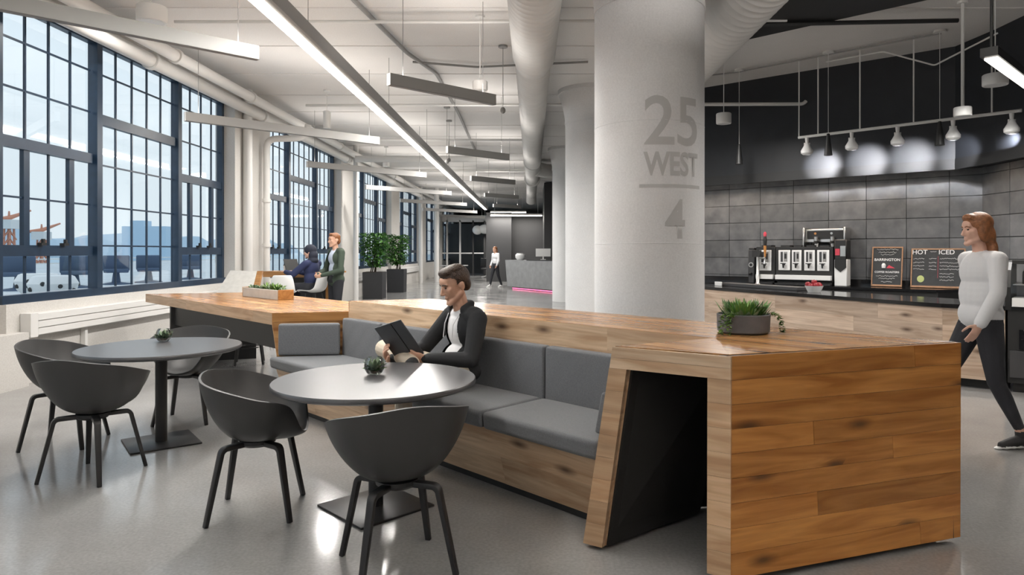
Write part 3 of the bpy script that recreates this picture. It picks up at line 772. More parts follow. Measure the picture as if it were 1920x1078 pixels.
# track
ta = px(1497, 258, 3.3); tb = px(1916, 207, 3.3)
tk = thing('light_track', 'white lighting track hanging before the dark bar wall', 'track', (ta+tb)/2)
tdir = (tb-ta).normalized()
obj('rail', MB().tube([ta, tb], .022, 10), 'pipe', tk)
for s in (.01, .3, .9, 1.6, 2.5): 
    p = ta+tdir*(s*1.05)
    obj('rod', MB().cyl(p, (p.x, p.y, ZC), .011, n=8), 'pipe', tk)
for (x, lb) in zip((1513, 1597, 1683, 1787, 1897), ('at the hanging end of the track', 'second from the end of the track', 'in the middle of the track', 'above the two chalkboards', 'above the walking woman')):
    k = (x-CX)/F; s = (k*ta.y-ta.x)/(tdir.x-k*tdir.y); p = ta+tdir*s
    if s > (tb-ta).length: p = tb-tdir*.1
    t = thing('spot_head', 'white bulb shaped track spotlight '+lb, 'spotlight', p-Vector((0, 0, .24)), 0, 'track spotlights')
    obj('neck', MB().cyl((0, 0, .12), (0, 0, .22), .022, .03, 12), 'white', t, world=False, smooth=True)
    obj('yoke', MB().b2((-.045, -.012, .08), (.045, .012, .14)), 'white', t, world=False)
    obj('bulb', MB().lathe([(.06, -.05), (.09, -.025), (.093, .015), (.055, .08), (.034, .13)], 20), 'whitegloss', t, world=False, smooth=True)
    l = bpy.data.lights.new('spot_lamp', 'SPOT'); l.energy = 190; l.spot_size = R(48); l.spot_blend = .7; l.color = (.95, .95, 1); l.shadow_soft_size = .05
    lo = bpy.data.objects.new('spot_lamp', l); C.objects.link(lo)
    aim = (WN*-1+Vector((0, 0, -.10))).normalized(); m4 = aim.to_track_quat('-Z', 'Y').to_matrix().to_4x4(); m4.translation = p-Vector((0, 0, .3)); setm(lo, m4, t)
# black framed light bar at the right
pa = px(1858, 108, 3.0); pb = pa+Vector((1.5, 1.42, 0))
t = thing('framed_light_bar', 'black framed bright light bar hanging on a black cable by the bar', 'pendant lamp', pa)
dr = (pb-pa).normalized(); sd = Vector((-dr.y, dr.x, 0)); up = Vector((0, 0, 1))
def obox(nm, s0, s1, o0, o1, z0, z1, m): 
    c = [pa+dr*s+sd*o for s, o in ((s0, o0), (s1, o0), (s1, o1), (s0, o1))]
    return obj(nm, MB().hexa([p+up*z0 for p in c], [p+up*z1 for p in c]), m, t)
obox('frame', -.06, 2.0, -.06, .06, .0, .07, 'black'); obox('diffuser', 0, 1.95, -.045, .045, -.012, .0, 'led')
obj('cable', MB().cyl(pa+dr*.02+up*.07, (pa.x+dr.x*.02, pa.y+dr.y*.02, ZC), .012, n=8), 'black', t)
mid = pa+dr*.97; area('bar_lamp', mid-up*.03, Matrix.Rotation(math.atan2(dr.y, dr.x), 3, 'Z'), 1.9, .08, 45, (1, .93, .85), t)
# ------------------------------------------------------------------ timber bench, counter and portal block
BO = Vector((-.563, 4.59, 0)); BU = Vector((.6986, -.7155, 0)); BN = Vector((.7155, .6986, 0))
def BF(s, o, z): p = BO+BU*s+BN*o; p.z = z; return p
ZT, ZD, ZSEAT = 1.0, .90, .51
UPV = Vector((0, 0, 1))
# --- portal block at the near end
Nn = px(1370.5, 668.5, ZT); Rr = px(1802, 642, ZT)
Nb = Vector((.875, 3.0, .03)); Rb = Vector((2.17, 3.44, .03))
fd = Vector((-.494, .318, 0)); Tt = Nn+fd
def FP(t, z):                                         # on the portal face, leaning slightly with the near edge
    k = (ZT-z)/(ZT-.03); b = Nn.lerp(Nb, k); p = b+fd*t; p.z = z; return p
Mm = BF(1.713, .52, ZT); Kk = BF(1.95, 1.25, ZT)
blk = thing('portal_block', 'tall oak counter block with a dark open portal and shaded orange end face', 'counter', ((Nn.x+Rr.x)/2, 3.4, 0))
fn = (Rr-Nn).cross(Nb-Nn).normalized(); fn = fn if fn.y < 0 else -fn
planks(blk, [Nb, Rb, Rr, Nn], (Rr-Nn), .108, .03, 'wood_shaded', lens=(.8, 1.5), seed=5, out=fn)
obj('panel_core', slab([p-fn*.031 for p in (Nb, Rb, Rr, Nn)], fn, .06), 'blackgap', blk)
ln = Vector((fd.y, -fd.x, 0)).normalized(); ln = ln if ln.y < 0 else -ln
lt = .895; tr_ = .184
planks(blk, [FP(0, ZT-.001), FP(1, ZT-.001), FP(1.027, lt), FP(tr_, lt), FP(0, lt)], fd, .06, .03, 'wood_daylit', lens=None, seed=2, out=ln)
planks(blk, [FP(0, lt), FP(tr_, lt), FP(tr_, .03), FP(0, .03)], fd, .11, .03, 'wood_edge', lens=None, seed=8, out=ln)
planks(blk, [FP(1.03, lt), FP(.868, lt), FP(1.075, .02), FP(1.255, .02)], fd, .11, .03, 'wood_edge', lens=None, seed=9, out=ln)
obj('lintel_edge', MB().hexa([FP(.868, lt)-ln*0, FP(tr_, lt), FP(tr_, lt)-ln*.03, FP(.868, lt)-ln*.03], [p+UPV*.001 for p in (FP(.868, lt), FP(tr_, lt), FP(tr_, lt)-ln*.03, FP(.868, lt)-ln*.03)]), 'core', blk)
# slanted side panel towards the seat, black lined inside the portal
Mb = BF(1.45, .52, .02)
Li = BF(1.60, .52, .02); Lt_ = Vector((Mm.x, Mm.y, ZT-.032))
bo = [FP(1.255, .02)-ln*.03, Mb, Li, FP(1.075, .02)-ln*.03]
to = [FP(1.012, .968)-ln*.03, Lt_, Lt_+BU*.12, FP(.85, .968)-ln*.03]
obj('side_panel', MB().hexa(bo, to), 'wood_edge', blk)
ib = [bo[3].lerp(bo[2], .015), bo[2], bo[2]+BU*.012, bo[3].lerp(bo[2], .015)+BU*.012]
it = [to[3].lerp(to[2], .015), to[2], to[2]+BU*.012, to[3].lerp(to[2], .015)+BU*.012]
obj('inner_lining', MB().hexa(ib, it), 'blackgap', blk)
# top boards, under deck, back, dark inside
topp = [Nn, Rr, Kk, Mm, Tt]
fh = Vector((fn.x, fn.y, 0)).normalized(); Ni = Nn-fh*.031-ln*.036; Ri = Rr-fh*.031; Ti = Tt-ln*.031
for q, sd_ in (([Ni, Ri, Kk, Mm], 21), ([Ni, Mm, Ti], 22)):
    planks(blk, q, BU, .13, .03, 'wood', lens=(1.0, 1.8), seed=sd_, out=(0, 0, 1))
ctr = sum(topp, Vector())/5
obj('deck', MB().prism([(p+(ctr-p).normalized()*.04) for p in topp], lt+.012, ZT-.032), 'black', blk)
bk = [Rr, Kk]
obj('rear_panel', slab([Vector((Rb.x-.02, Rb.y+.02, .03)), Vector((Kk.x, Kk.y, .03)), Vector((Kk.x, Kk.y, lt)), Vector((Rr.x-.02, Rr.y+.02, lt))], BN, .04), 'black', blk)
obj('inner_rear', slab([BF(1.5, .52, 0.01), Vector((Kk.x, Kk.y, .01)), Vector((Kk.x, Kk.y, lt)), BF(1.68, .52, lt)], (Kk-Mm).cross(UPV), .03), 'black', blk)
obj('base_rail', MB().prism([Nn.lerp(Rr, .12)+Vector((-.03, .12, 0)), Nn.lerp(Rr, .9)+Vector((-.06, .06, 0)), Nn.lerp(Rr, .9)+Vector((-.1, .16, 0)), Nn.lerp(Rr, .12)+Vector((-.06, .2, 0))], 0, .04), 'black', blk)

# --- bench with high back
bn = thing('timber_bench', 'long oak bench with a high counter back and black plinth', 'bench', BF(-.5, .3, 0))
SL, SR = -2.21, 1.47
planks(bn, [BF(SL-.22, 0, .05), BF(SR-.02, 0, .05), BF(SR+.02, -.09, .40), BF(SL-.28, -.09, .40)], BU, .175, .03, 'wood_daylit', lens=(1.0, 1.9), seed=31, out=-BN)
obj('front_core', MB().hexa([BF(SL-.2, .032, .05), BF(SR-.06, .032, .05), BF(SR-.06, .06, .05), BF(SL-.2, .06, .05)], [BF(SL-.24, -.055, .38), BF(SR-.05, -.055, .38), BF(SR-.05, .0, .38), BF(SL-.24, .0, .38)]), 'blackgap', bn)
obj('plinth', MB().prism([BF(SL-.15, .03, 0), BF(SR-.1, .03, 0), BF(SR-.1, .45, 0), BF(SL-.15, .45, 0)], 0, .052), 'black', bn)
obj('seat_deck', MB().prism([BF(SL-.25, -.06, 0), BF(SR-.05, -.06, 0), BF(SR+.03, .5, 0), BF(SL, .5, 0)], .375, .399), 'core', bn)
planks(bn, [BF(SL, .5, .40), BF(1.6, .5, .40), BF(1.706, .5, ZT-.001), BF(SL, .5, ZT-.001)], BU, .15, .03, 'wood_daylit', lens=(1.1, 2.0), seed=41, out=-BN)
obj('back_core', MB().prism([BF(SL+.02, .532, 0), BF(1.5, .532, 0), BF(1.5, .62, 0), BF(SL+.02, .62, 0)], .02, ZT-.032), 'core', bn)
planks(bn, [BF(SL, .5, ZT), BF(1.708, .5, ZT), Kk-Vector((0, 0, 0)), BF(-1.93, 1.24, ZT)], BU, .125, .03, 'wood', lens=(1.1, 2.2), seed=51, out=(0, 0, 1))
obj('top_deck', MB().prism([BF(SL+.02, .535, 0), BF(1.66, .535, 0), BF(1.88, 1.2, 0), BF(-1.9, 1.2, 0)], .90, ZT-.032), 'core', bn)
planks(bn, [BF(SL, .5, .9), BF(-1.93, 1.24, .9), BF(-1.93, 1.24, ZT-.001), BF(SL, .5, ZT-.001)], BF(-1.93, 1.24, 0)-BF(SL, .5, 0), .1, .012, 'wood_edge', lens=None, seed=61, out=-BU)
for s in (-1.4, 0, 1.4): obj('counter_leg', MB().prism([BF(s, 1.1, 0), BF(s+.08, 1.1, 0), BF(s+.08, 1.18, 0), BF(s, 1.18, 0)], 0, .9), 'black', bn)

# --- lower desk continuing to the windows
Pp = BF(-2.545, -.10, ZD); Qq = BF(-2.21, .50, ZD); Ll = px(273, 551, ZD); L2 = Vector((-5.2, 11.0, ZD))
dk_ = thing('timber_desk', 'long oak desk running from the bench towards the windows', 'desk', (-3.7, 8, 0))
D1 = BF(-2.13, .62, ZD); D2 = BF(-1.96, 1.165, ZD)
L3 = BF(-5.9, 1.165, ZD)
top1 = [Pp, Qq, L3, Ll]; top2 = [Qq, BF(-2.0, 1.165, ZD), L3]
planks(dk_, [Pp, Qq, Ll], BU, .13, .03, 'wood', lens=(1.2, 2.2), seed=71, out=(0, 0, 1))
planks(dk_, [Qq, BF(-1.96, 1.165, ZD), L3, Ll], BU, .13, .03, 'wood', lens=(1.2, 2.2), seed=72, out=(0, 0, 1))
pol = [Pp, Qq, BF(-1.96, 1.165, ZD), L3, Ll]; ctr = sum(pol, Vector())/5
obj('deck', MB().prism([(p+(ctr-p).normalized()*.035) for p in pol], ZD-.105, ZD-.032), 'core', dk_)
en = -BN
dn = lambda p, z: Vector((p.x, p.y, z))
planks(dk_, [dn(Pp, ZD-.11), dn(Ll, ZD-.11), dn(Ll, ZD-.001), dn(Pp, ZD-.001)], BU, .11, .022, 'wood_edge', lens=(1.5, 2.5), seed=81, out=en)
planks(dk_, [dn(Pp, ZD-.085), dn(Qq, ZD-.085), dn(Qq, ZD-.001), dn(Pp, ZD-.001)], Qq-Pp, .09, .022, 'planterwood', lens=None, seed=82, out=BU)  # deeper oak tone carries the shade on this edge away from the windows
# end panel that carries the side cushion
Pb = BF(-2.47, -.02, .03); Qb = BF(-2.2, .5, .03)
pn = (Qq-Pp).cross(Pb-Pp).normalized(); pn = pn if pn.dot(BU) > 0 else -pn
planks(dk_, [dn(Pp, ZD-.085), dn(Qq, ZD-.085), Qb, Pb], Qq-Pp, .16, .045, 'wood', lens=None, seed=83, out=pn)
obj('panel_edge', MB().hexa([Pb, Pb-pn*.075, Pb-pn*.075+BN*.04, Pb+BN*.04], [dn(Pp, ZD-.11), dn(Pp, ZD-.11)-pn*.075, dn(Pp, ZD-.11)-pn*.075+BN*.04, dn(Pp, ZD-.11)+BN*.04]), 'wood_edge', dk_)
obj('modesty_panel', slab([BF(-2.66, .14, .50), BF(-6.2, .14, .50), BF(-6.2, .14, ZD-.106), BF(-2.66, .14, ZD-.106)], -BN, .03), 'black', dk_)
obj('end_panel', slab([BF(-6.2, .1, 0), BF(-5.75, 1.05, 0), BF(-5.75, 1.05, ZD-.106), BF(-6.2, .1, ZD-.106)], -BU, .05), 'black', dk_)
obj('rear_leg', MB().prism([BF(-3.2, 1.0, 0), BF(-3.12, 1.0, 0), BF(-3.12, 1.08, 0), BF(-3.2, 1.08, 0)], 0, ZD-.106), 'black', dk_)

# --- cushions
def cushion(name, c8, label, group, r=.035):
    """soft block from 4 bottom + 4 top corners"""
    b, t_ = c8; mid = sum(b+t_, Vector())/8
    me = MB().hexa([p-mid for p in b], [p-mid for p in t_]).mesh(name)
    bm = bmesh.new(); bm.from_mesh(me)
    bmesh.ops.subdivide_edges(bm, edges=bm.edges[:], cuts=3, use_grid_fill=True)
    fcs = [f for f in bm.faces]; cen = [f.calc_center_median() for f in fcs]
    bm.to_mesh(me); bm.free()
    o = obj(name, me, 'fabric'); setm(o, Matrix.Translation(mid))
    bv = o.modifiers.new('soft', 'BEVEL'); bv.width = r; bv.segments = 4; bv.limit_method = 'ANGLE'; bv.angle_limit = R(40)
    sb = o.modifiers.new('sub', 'SUBSURF'); sb.levels = 1; sb.render_levels = 1
    nm = evalmesh(o, name); o.modifiers.clear(); o.data = nm; shade(nm, 60)
    # slight crown
    tag(o, label, 'cushion', group)
    return o
js = [SL+.02, -1.51, -.507, .496, 1.50]
seatl = ['in the corner under the desk panel', 'second from the desk end of the bench', 'that the seated man sits on', 'beside the portal block']
for i in range(4):
    a, b = js[i]+.006, js[i+1]-.006
    fa, fb = (a-.30 if i == 0 else a+.03), (b-.055 if i == 3 else b+.03)
    bot = [BF(fa, -.15, .402), BF(fb, -.15, .402), BF(b+(.0 if i == 3 else 0), .405, .402), BF(a, .405, .402)]
    top = [BF(fa, -.16, ZSEAT), BF(fb, -.16, ZSEAT), BF(b+(.03 if i == 3 else 0), .405, ZSEAT), BF(a, .405, ZSEAT)]
    cushion('seat_cushion', (bot, top), 'grey woven seat cushion '+seatl[i], 'bench seat cushions', .03)
    bot = [BF(a, .41, .425), BF(b, .41, .425), BF(b, .495, .425), BF(a, .495, .425)]
    b2_ = b+(.03 if i == 3 else 0)
    top = [BF(a, .415, .845), BF(b2_, .415, .845), BF(b2_, .495, .845), BF(a, .495, .845)]
    cushion('back_cushion', (bot, top), 'grey woven back cushion '+['next to the desk panel corner', 'behind the tablet', 'right behind the seated man', 'beside the portal block'][i], 'bench back cushions', .03)
o1, o2 = dn(Pp, 0)+BN*.06+BU*.02, dn(Qq, 0)-BN*.10+BU*.02
pw = Vector((pn.x, pn.y, 0)).normalized()
cushion('side_cushion', ([dn(o1, .515)+pw*.03, dn(o2, .515)+pw*.03, dn(o2, .515)+pw*.125, dn(o1, .515)+pw*.125], [dn(o1, .805)+pw*.012, dn(o2, .805)+pw*.012, dn(o2, .805)+pw*.10, dn(o1, .805)+pw*.10]), 'grey woven side cushion leaning on the desk end panel', 'bench side cushions', .03)
q0, q1 = BF(1.42, -.06, 0), BF(1.54, .40, 0)
cushion('side_cushion', ([dn(q0, .515)-BU*.09, dn(q1, .515)-BU*.09, dn(q1, .515), dn(q0, .515)], [dn(q0, .74)-BU*.04, dn(q1, .74)-BU*.05, dn(q1, .74)+BU*.03, dn(q0, .74)+BU*.03]), 'grey woven side cushion leaning on the portal block', 'bench side cushions', .03)

# ------------------------------------------------------------------ cafe tables
def table(x, y, rz, label):
    t = thing('cafe_table', label, 'table', (x, y, 0), rz, 'round cafe tables')
    obj('tabletop', MB().lathe([(0, .705), (.555, .705), (.575, .716), (.575, .734), (.571, .74), (0, .74)], 72), 'tabletop', t, world=False, smooth=True)
    obj('column', MB().lathe([(.042, .012), (.042, .70)], 28), 'blackmetal', t, world=False, smooth=True)
    obj('top_plate', MB().b2((-.16, -.16, .69), (.16, .16, .705)), 'blackmetal', t, world=False)
    obj('base_plate', bevel(MB().b2((-.24, -.24, 0), (.24, .24, .013)).mesh('b'), .004, 2), 'blackmetal', t, world=False)
    return t
T1 = (-2.86, 5.27); T2 = (-.90, 3.94)
table(*T2, R(45), 'round charcoal cafe table in front of the seated man')
table(*T1, R(38), 'round charcoal cafe table near the windows')

# ------------------------------------------------------------------ tub chairs
def smooth_interp(x, xs, ys):
    n = len(xs); d = [(ys[i+1]-ys[i])/(xs[i+1]-xs[i]) for i in range(n-1)]
    m = [0]+[0 if d[i-1]*d[i] <= 0 else 2*d[i-1]*d[i]/(d[i-1]+d[i]) for i in range(1, n-1)]+[0]
    for i in range(n-1):
        if x <= xs[i+1] or i == n-2:
            h = xs[i+1]-xs[i]; t = min(1, (x-xs[i])/h)
            return (2*t**3-3*t*t+1)*ys[i]+(t**3-2*t*t+t)*h*m[i]+(-2*t**3+3*t*t)*ys[i+1]+(t**3-t*t)*h*m[i+1]
def tub_mesh():
    nphi, nv = 72, 14; mb = MB()
    z0 = .43
    def P(phi, v):
        a = abs(phi)
        zr_ = smooth_interp(a, [0, R(50), R(100), R(132), R(158), PI], [.800, .768, .695, .640, .478, .455])
        # rim outline in plan
        c, s = math.cos(phi), math.sin(phi)
        bx, by = .316, (.275 if c > 0 else .262)
        n = 2.5
        rr = (abs(s/bx)**n+abs(c/by)**n)**(-1/n)
        th = v*PI/2
        g = math.sin(th)**.86; h = 1-math.cos(th)**.9
        flare = smooth_interp(a, [0, R(120), R(160), PI], [.22, .26, .05, .0])
        rad = rr*((1-flare)*g+flare*(.35*v+.65*h))
        z = z0+(zr_-z0)*h
        # saddle of the seat
        z -= .018*math.exp(-((v-.35)/.3)**2)*(1 if a < R(140) else .4)
        return (rad*s, -rad*c, z)
    mb.v.append((0, 0, z0-.012))
    for j in range(1, nv+1):
        for i in range(nphi): mb.v.append(P(-PI+2*PI*i/nphi, j/nv))
    for i in range(nphi): mb.f.append((0, 1+i, 1+(i+1) % nphi))
    for j in range(nv-1):
        for i in range(nphi):
            a = 1+j*nphi+i; b = 1+j*nphi+(i+1) % nphi; mb.f.append((a, a+nphi, b+nphi, b))
    me = mb.mesh('tub')
    o = obj('tub', me, 'shell')
    sl = o.modifiers.new('s', 'SOLIDIFY'); sl.thickness = .013; sl.offset = 1
    bv = o.modifiers.new('b', 'BEVEL'); bv.width = .004; bv.segments = 2; bv.limit_method = 'ANGLE'; bv.angle_limit = R(50)
    sb = o.modifiers.new('u', 'SUBSURF'); sb.levels = 1
    nm = evalmesh(o, 'tub'); bpy.data.objects.remove(o); shade(nm, 70)
    nm.materials.clear(); nm.materials.append(M['shell']); return nm
def tub_chair(loc, rz, label):
    t = thing('tub_chair', label, 'chair', (0, 0, 0), 0, 'charcoal tub chairs')
    obj('tub_shell', tub_mesh(), None, t)
    obj('seat_hub', MB().lathe([(.085, .378), (.10, .392), (.10, .412), (.06, .418)], 20), 'blackmetal', t, smooth=True)
    for k in range(4):
        a = R(45+90*k); d = Vector((math.cos(a), math.sin(a), 0))
        pth = []
        for q in range(4): pth.append(d*(.03+.05*q)+UPV*.395)
        for q in range(1, 6):
            b = R(90*q/5*.83); pth.append(d*(.185+.034*math.sin(b))+UPV*(.395-.034*(1-math.cos(b))))
        e = pth[-1]; foot = d*.305
        for q in range(1, 6): pth.append(e.lerp(Vector((foot.x, foot.y, 0)), q/5))
        n_ = len(pth)
        sec = [(.0235-.010*(i/(n_-1))**1.5, .0135-.002*i/(n_-1)) for i in range(n_)]
        me = MB().tube(pth, 0, sec=sec).mesh('leg'); bevel(me, .004, 2, 50)
        obj('leg', me, 'leg', t)
    t.location = loc; t.rotation_euler = (0, 0, rz)
    WM[t.name] = Matrix.Translation(Vector(loc)) @ Matrix.Rotation(rz, 4, 'Z')
    return t
def face(dx, dy): return math.atan2(dy, dx)-PI/2
c0 = tub_chair((-.63, 3.20, 0), face(-.19, .40), 'charcoal tub chair with its back turned, pulled up across the table from the seated man')
for (x, y, dx, dy, lb) in [(-1.56, 3.88, .48, .08, 'charcoal tub chair seen from the side, left of the table with the seated man'),
                           (-2.89, 4.50, .10, .9, 'charcoal tub chair with its back turned at the table near the windows'),
                           (-3.58, 5.24, .95, .15, 'charcoal tub chair nearest the wall at the table near the windows'),
                           (-3.0, 5.97, .12, -.9, 'charcoal tub chair behind the table near the windows, facing the room')]:
    dup(c0, (x, y, 0), face(dx, dy), lb)

# ------------------------------------------------------------------ plants in bowls and boxes
def leaf(mb, p, d, L, w_, curl=.3, n=4, nrm=None):
    """one thin tapering leaf blade"""
    p = Vector(p); d = Vector(d).normalized(); side = d.cross(UPV)
    if side.length < 1e-3: side = Vector((1, 0, 0))
    side.normalize(); b = len(mb.v); cur = p.copy(); dd = d.copy()
    for i in range(n+1):
        s = i/n; wd = w_*math.sin(PI*min(1, .12+s*.88))**.8*(1 if s < .98 else .1)
        mb.v += [tuple(cur-side*wd/2+UPV*wd*.15), tuple(cur-UPV*wd*.1), tuple(cur+side*wd/2+UPV*wd*.15)]
        dd = (dd-UPV*curl/n).normalized(); cur = cur+dd*L/n
    for i in range(n):
        for k in range(2): mb.f.append((b+i*3+k, b+i*3+k+1, b+i*3+4+k, b+i*3+3+k))
def tuft(seed, n, L, w_, rad, spread, z, curl=.4, lmin=.6):
    rnd = random.Random(seed); mb = MB()
    for i in range(n):
        a = rnd.uniform(0, 2*PI); r_ = rad*math.sqrt(rnd.random()); ll_ = L*rnd.uniform(lmin, 1)
        e = rnd.uniform(.15, 1)*spread
        leaf(mb, (r_*math.cos(a), r_*math.sin(a), z), (math.cos(a)*e, math.sin(a)*e, 1), ll_, w_*rnd.uniform(.7, 1.2), curl)
    return mb
def stuff(o): o['kind'] = 'stuff'; return o
def terrarium(x, y, seed, label):
    t = thing('terrarium_bowl', label, 'terrarium', (x, y, .7405), R(seed*40), 'glass bowls with succulents')
    pr = [(.0, 0), (.030, 0), (.045, .010), (.058, .035), (.060, .055), (.052, .085), (.042, .103)]
    obj('bowl', MB().lathe(pr+[(.040, .103), (.050, .085), (.0575, .055), (.056, .036), (.043, .013), (.0, .004)], 28), 'bowlglass', t, world=False, smooth=True)
    obj('sand', MB().lathe([(0, .006), (.040, .012), (.050, .026), (0, .030)], 20), 'sand', t, world=False)
    stuff(obj('succulent', tuft(seed, 60, .085, .016, .030, 1.2, .028, .3), 'leafgrey', t, world=False))
    stuff(obj('moss', tuft(seed+9, 60, .05, .02, .034, 1.6, .026, .5), 'leafdark', t, world=False))
p = px(702, 702, .74); terrarium(p.x, p.y, 1, 'small glass bowl with succulents on the table by the seated man')
p = px(307, 640, .74); terrarium(p.x, p.y, 2, 'small glass bowl with succulents on the table near the windows')
# round pot on the portal block
p = px(1404, 628, ZT); p = p+Vector((0, .10, 0))
t = thing('round_planter', 'round dark concrete bowl of trailing succulents on the oak block', 'planter', (p.x, p.y, ZT+.001))
obj('pot', MB().lathe([(0, 0), (.130, 0), (.146, .012), (.150, .108), (.143, .112), (.137, .106), (.134, .085), (0, .08)], 40), 'concrete_dark', t, world=False, smooth=True)
obj('soil', MB().lathe([(0, .096), (.135, .09)], 24, cap=False), 'soil', t, world=False)
stuff(obj('green_shoots', tuft(3, 150, .115, .014, .09, .8, .088, .2), 'leaf', t, world=False))
stuff(obj('dark_shoots', tuft(4, 80, .13, .02, .11, .8, .086, .1), 'leafdark', t, world=False))
stuff(obj('grey_rosettes', tuft(5, 70, .085, .026, .115, 1.5, .088, .1), 'leafgrey', t, world=False))
tm = MB(); rnd = random.Random(2)
for a0, ln_ in ((R(218), 16), (R(232), 13), (R(340), 12), (R(350), 15), (R(228), 10)):
    c = Vector((math.cos(a0)*.13, math.sin(a0)*.13, .115)); dv = Vector((math.cos(a0), math.sin(a0), .2))
    for i in range(ln_):
        c = c+dv*.011; dv = (dv+Vector((0, 0, -.32))).normalized() if c.z > .02 else dv*0
        if c.x**2+c.y**2 < .157**2: c.x, c.y = math.cos(a0)*.158, math.sin(a0)*.158
        for k in range(4):
            b = rnd.uniform(0, 2*PI); leaf(tm, c, (math.cos(b), math.sin(b), rnd.uniform(-.5, .5)), .022, .013, .2, 2)
stuff(obj('trailing_stems', tm, 'leaf', t, world=False))
# long planter box on the desk
pa_, pb_ = px(445, 557, ZD), px(540, 565, ZD)
ax = (pb_-pa_).normalized(); ln_ = (px(547, 566, ZD)-px(447, 558, ZD)).length
ang_ = math.atan2(-.7155, .6986)
pc = px(487, 559, ZD)+BN*.09
t = thing('planter_box', 'long pale planter box of succulents with wooden ends on the desk', 'planter', (pc.x, pc.y, ZD+.001), ang_)
hl_ = .52
for sgn in (-1, 1):
    obj('side_board', bevel(MB().b2((-hl_, sgn*.085-.008, 0), (hl_, sgn*.085+.008, .115)).mesh('b'), .003, 1), 'planterpale', t, world=False)
    obj('end_board', bevel(MB().b2((sgn*hl_-.009 if sgn < 0 else hl_, -.095, 0), (-hl_ if sgn < 0 else hl_+.018, .095, .12)).mesh('b'), .003, 1), 'planterwood', t, world=False)
obj('soil', MB().b2((-hl_+.005, -.075, .005), (hl_-.005, .075, .098)), 'soil', t, world=False)
for i in range(9):
    x_ = -.46+i*.115; mb = tuft(40+i, 26, .11 if i in (4, 5, 6, 7) else .065, .024, .03, 1.0, .095, .25)
    mb.v = [(v[0]+x_, v[1], v[2]) for v in mb.v]
    stuff(obj('succulent', mb, 'leaf' if i in (4, 6, 7) else 'leafgrey', t, world=False))
# ------------------------------------------------------------------ people
class Fig:
    """body parts gathered as overlapping rounded solids, fused by a voxel remesh into one skin"""
    def __init__(s): s.p = []
    def cap(s, a, b, ra, rb, m): s.p.append(('c', Vector(a), Vector(b), ra, rb, m)); return s
    def ell(s, c, r, m, rot=None): s.p.append(('e', Vector(c), Vector(r), rot if rot is not None else Matrix.Identity(3), None, m)); return s
    def chain(s, pts, rs, m):
        for i in range(len(pts)-1): s.cap(pts[i], pts[i+1], rs[i], rs[i+1], m if isinstance(m, str) else m[i])
        return s
    def build(s, name, voxel, parent=None, mtx=None, smooth=4, cut=None, grow=0, only=None, disp=0):
        ps = [p for p in s.p if only is None or p[5] in only]
        mb = MB()
        for p in ps:
            if p[0] == 'c':
                a, b, ra, rb = p[1], p[2], p[3]+grow, p[4]+grow
                mb.cyl(a, b, ra, rb, 14); mb.ell(a, (ra,)*3, n=14, m=8); mb.ell(b, (rb,)*3, n=14, m=8)
            else: mb.ell(p[1], [k+grow for k in p[2]], p[3], n=20, m=14)
        me = bpy.data.meshes.new(name); me.from_pydata(mb.v, [], mb.f); me.update()
        bm = bmesh.new(); bm.from_mesh(me); bmesh.ops.remove_doubles(bm, verts=bm.verts, dist=1e-6); bmesh.ops.recalc_face_normals(bm, faces=bm.faces); bm.to_mesh(me); bm.free()
        o = bpy.data.objects.new('tmp', me); C.objects.link(o)
        r = o.modifiers.new('r', 'REMESH'); r.mode = 'VOXEL'; r.voxel_size = voxel
        sm = o.modifiers.new('s', 'SMOOTH'); sm.factor = .5; sm.iterations = smooth
        nm = evalmesh(o, name); bpy.data.objects.remove(o)
        mats = []
        for p in ps:
            if p[5] not in mats: mats.append(p[5])
        nm.materials.clear()
        for k in mats: nm.materials.append(M[k])
        nf = len(nm.polygons); cen = np.empty(nf*3); nm.polygons.foreach_get('center', cen); cen = cen.reshape(-1, 3)
        best = np.full(nf, 1e9); idx = np.zeros(nf, int)
        for p in ps:
            if p[0] == 'c':
                a = np.array(p[1]); b = np.array(p[2]); ab = b-a; t = np.clip(((cen-a)@ab)/max(1e-9, ab@ab), 0, 1)
                d = np.linalg.norm(cen-(a+t[:, None]*ab), axis=1)-(p[3]+(p[4]-p[3])*t)
            else:
                q = (cen-np.array(p[1]))@np.array(p[3]); rr = np.array(p[2]); d = (np.linalg.norm(q/rr, axis=1)-1)*rr.min()
            k = mats.index(p[5]); w_ = d < best; best[w_] = d[w_]; idx[w_] = k
        nm.polygons.foreach_set('material_index', idx.astype(np.int32))
        nm.polygons.foreach_set('use_smooth', [True]*nf)
        if cut is not None:
            bm = bmesh.new(); bm.from_mesh(nm); bm.faces.ensure_lookup_table()
            kill = [f for f in bm.faces if cut(f.calc_center_median())]
            bmesh.ops.delete(bm, geom=kill, context='FACES'); bm.to_mesh(nm); bm.free()
        o = obj(name, nm, None, parent, world=False)
        return o
def basis(fwd, up=Vector((0, 0, 1))):
    f = Vector(fwd).normalized(); r = f.cross(up).normalized(); u = r.cross(f)
    return Matrix((r, f, u)).transposed()                # columns: right, forward, up
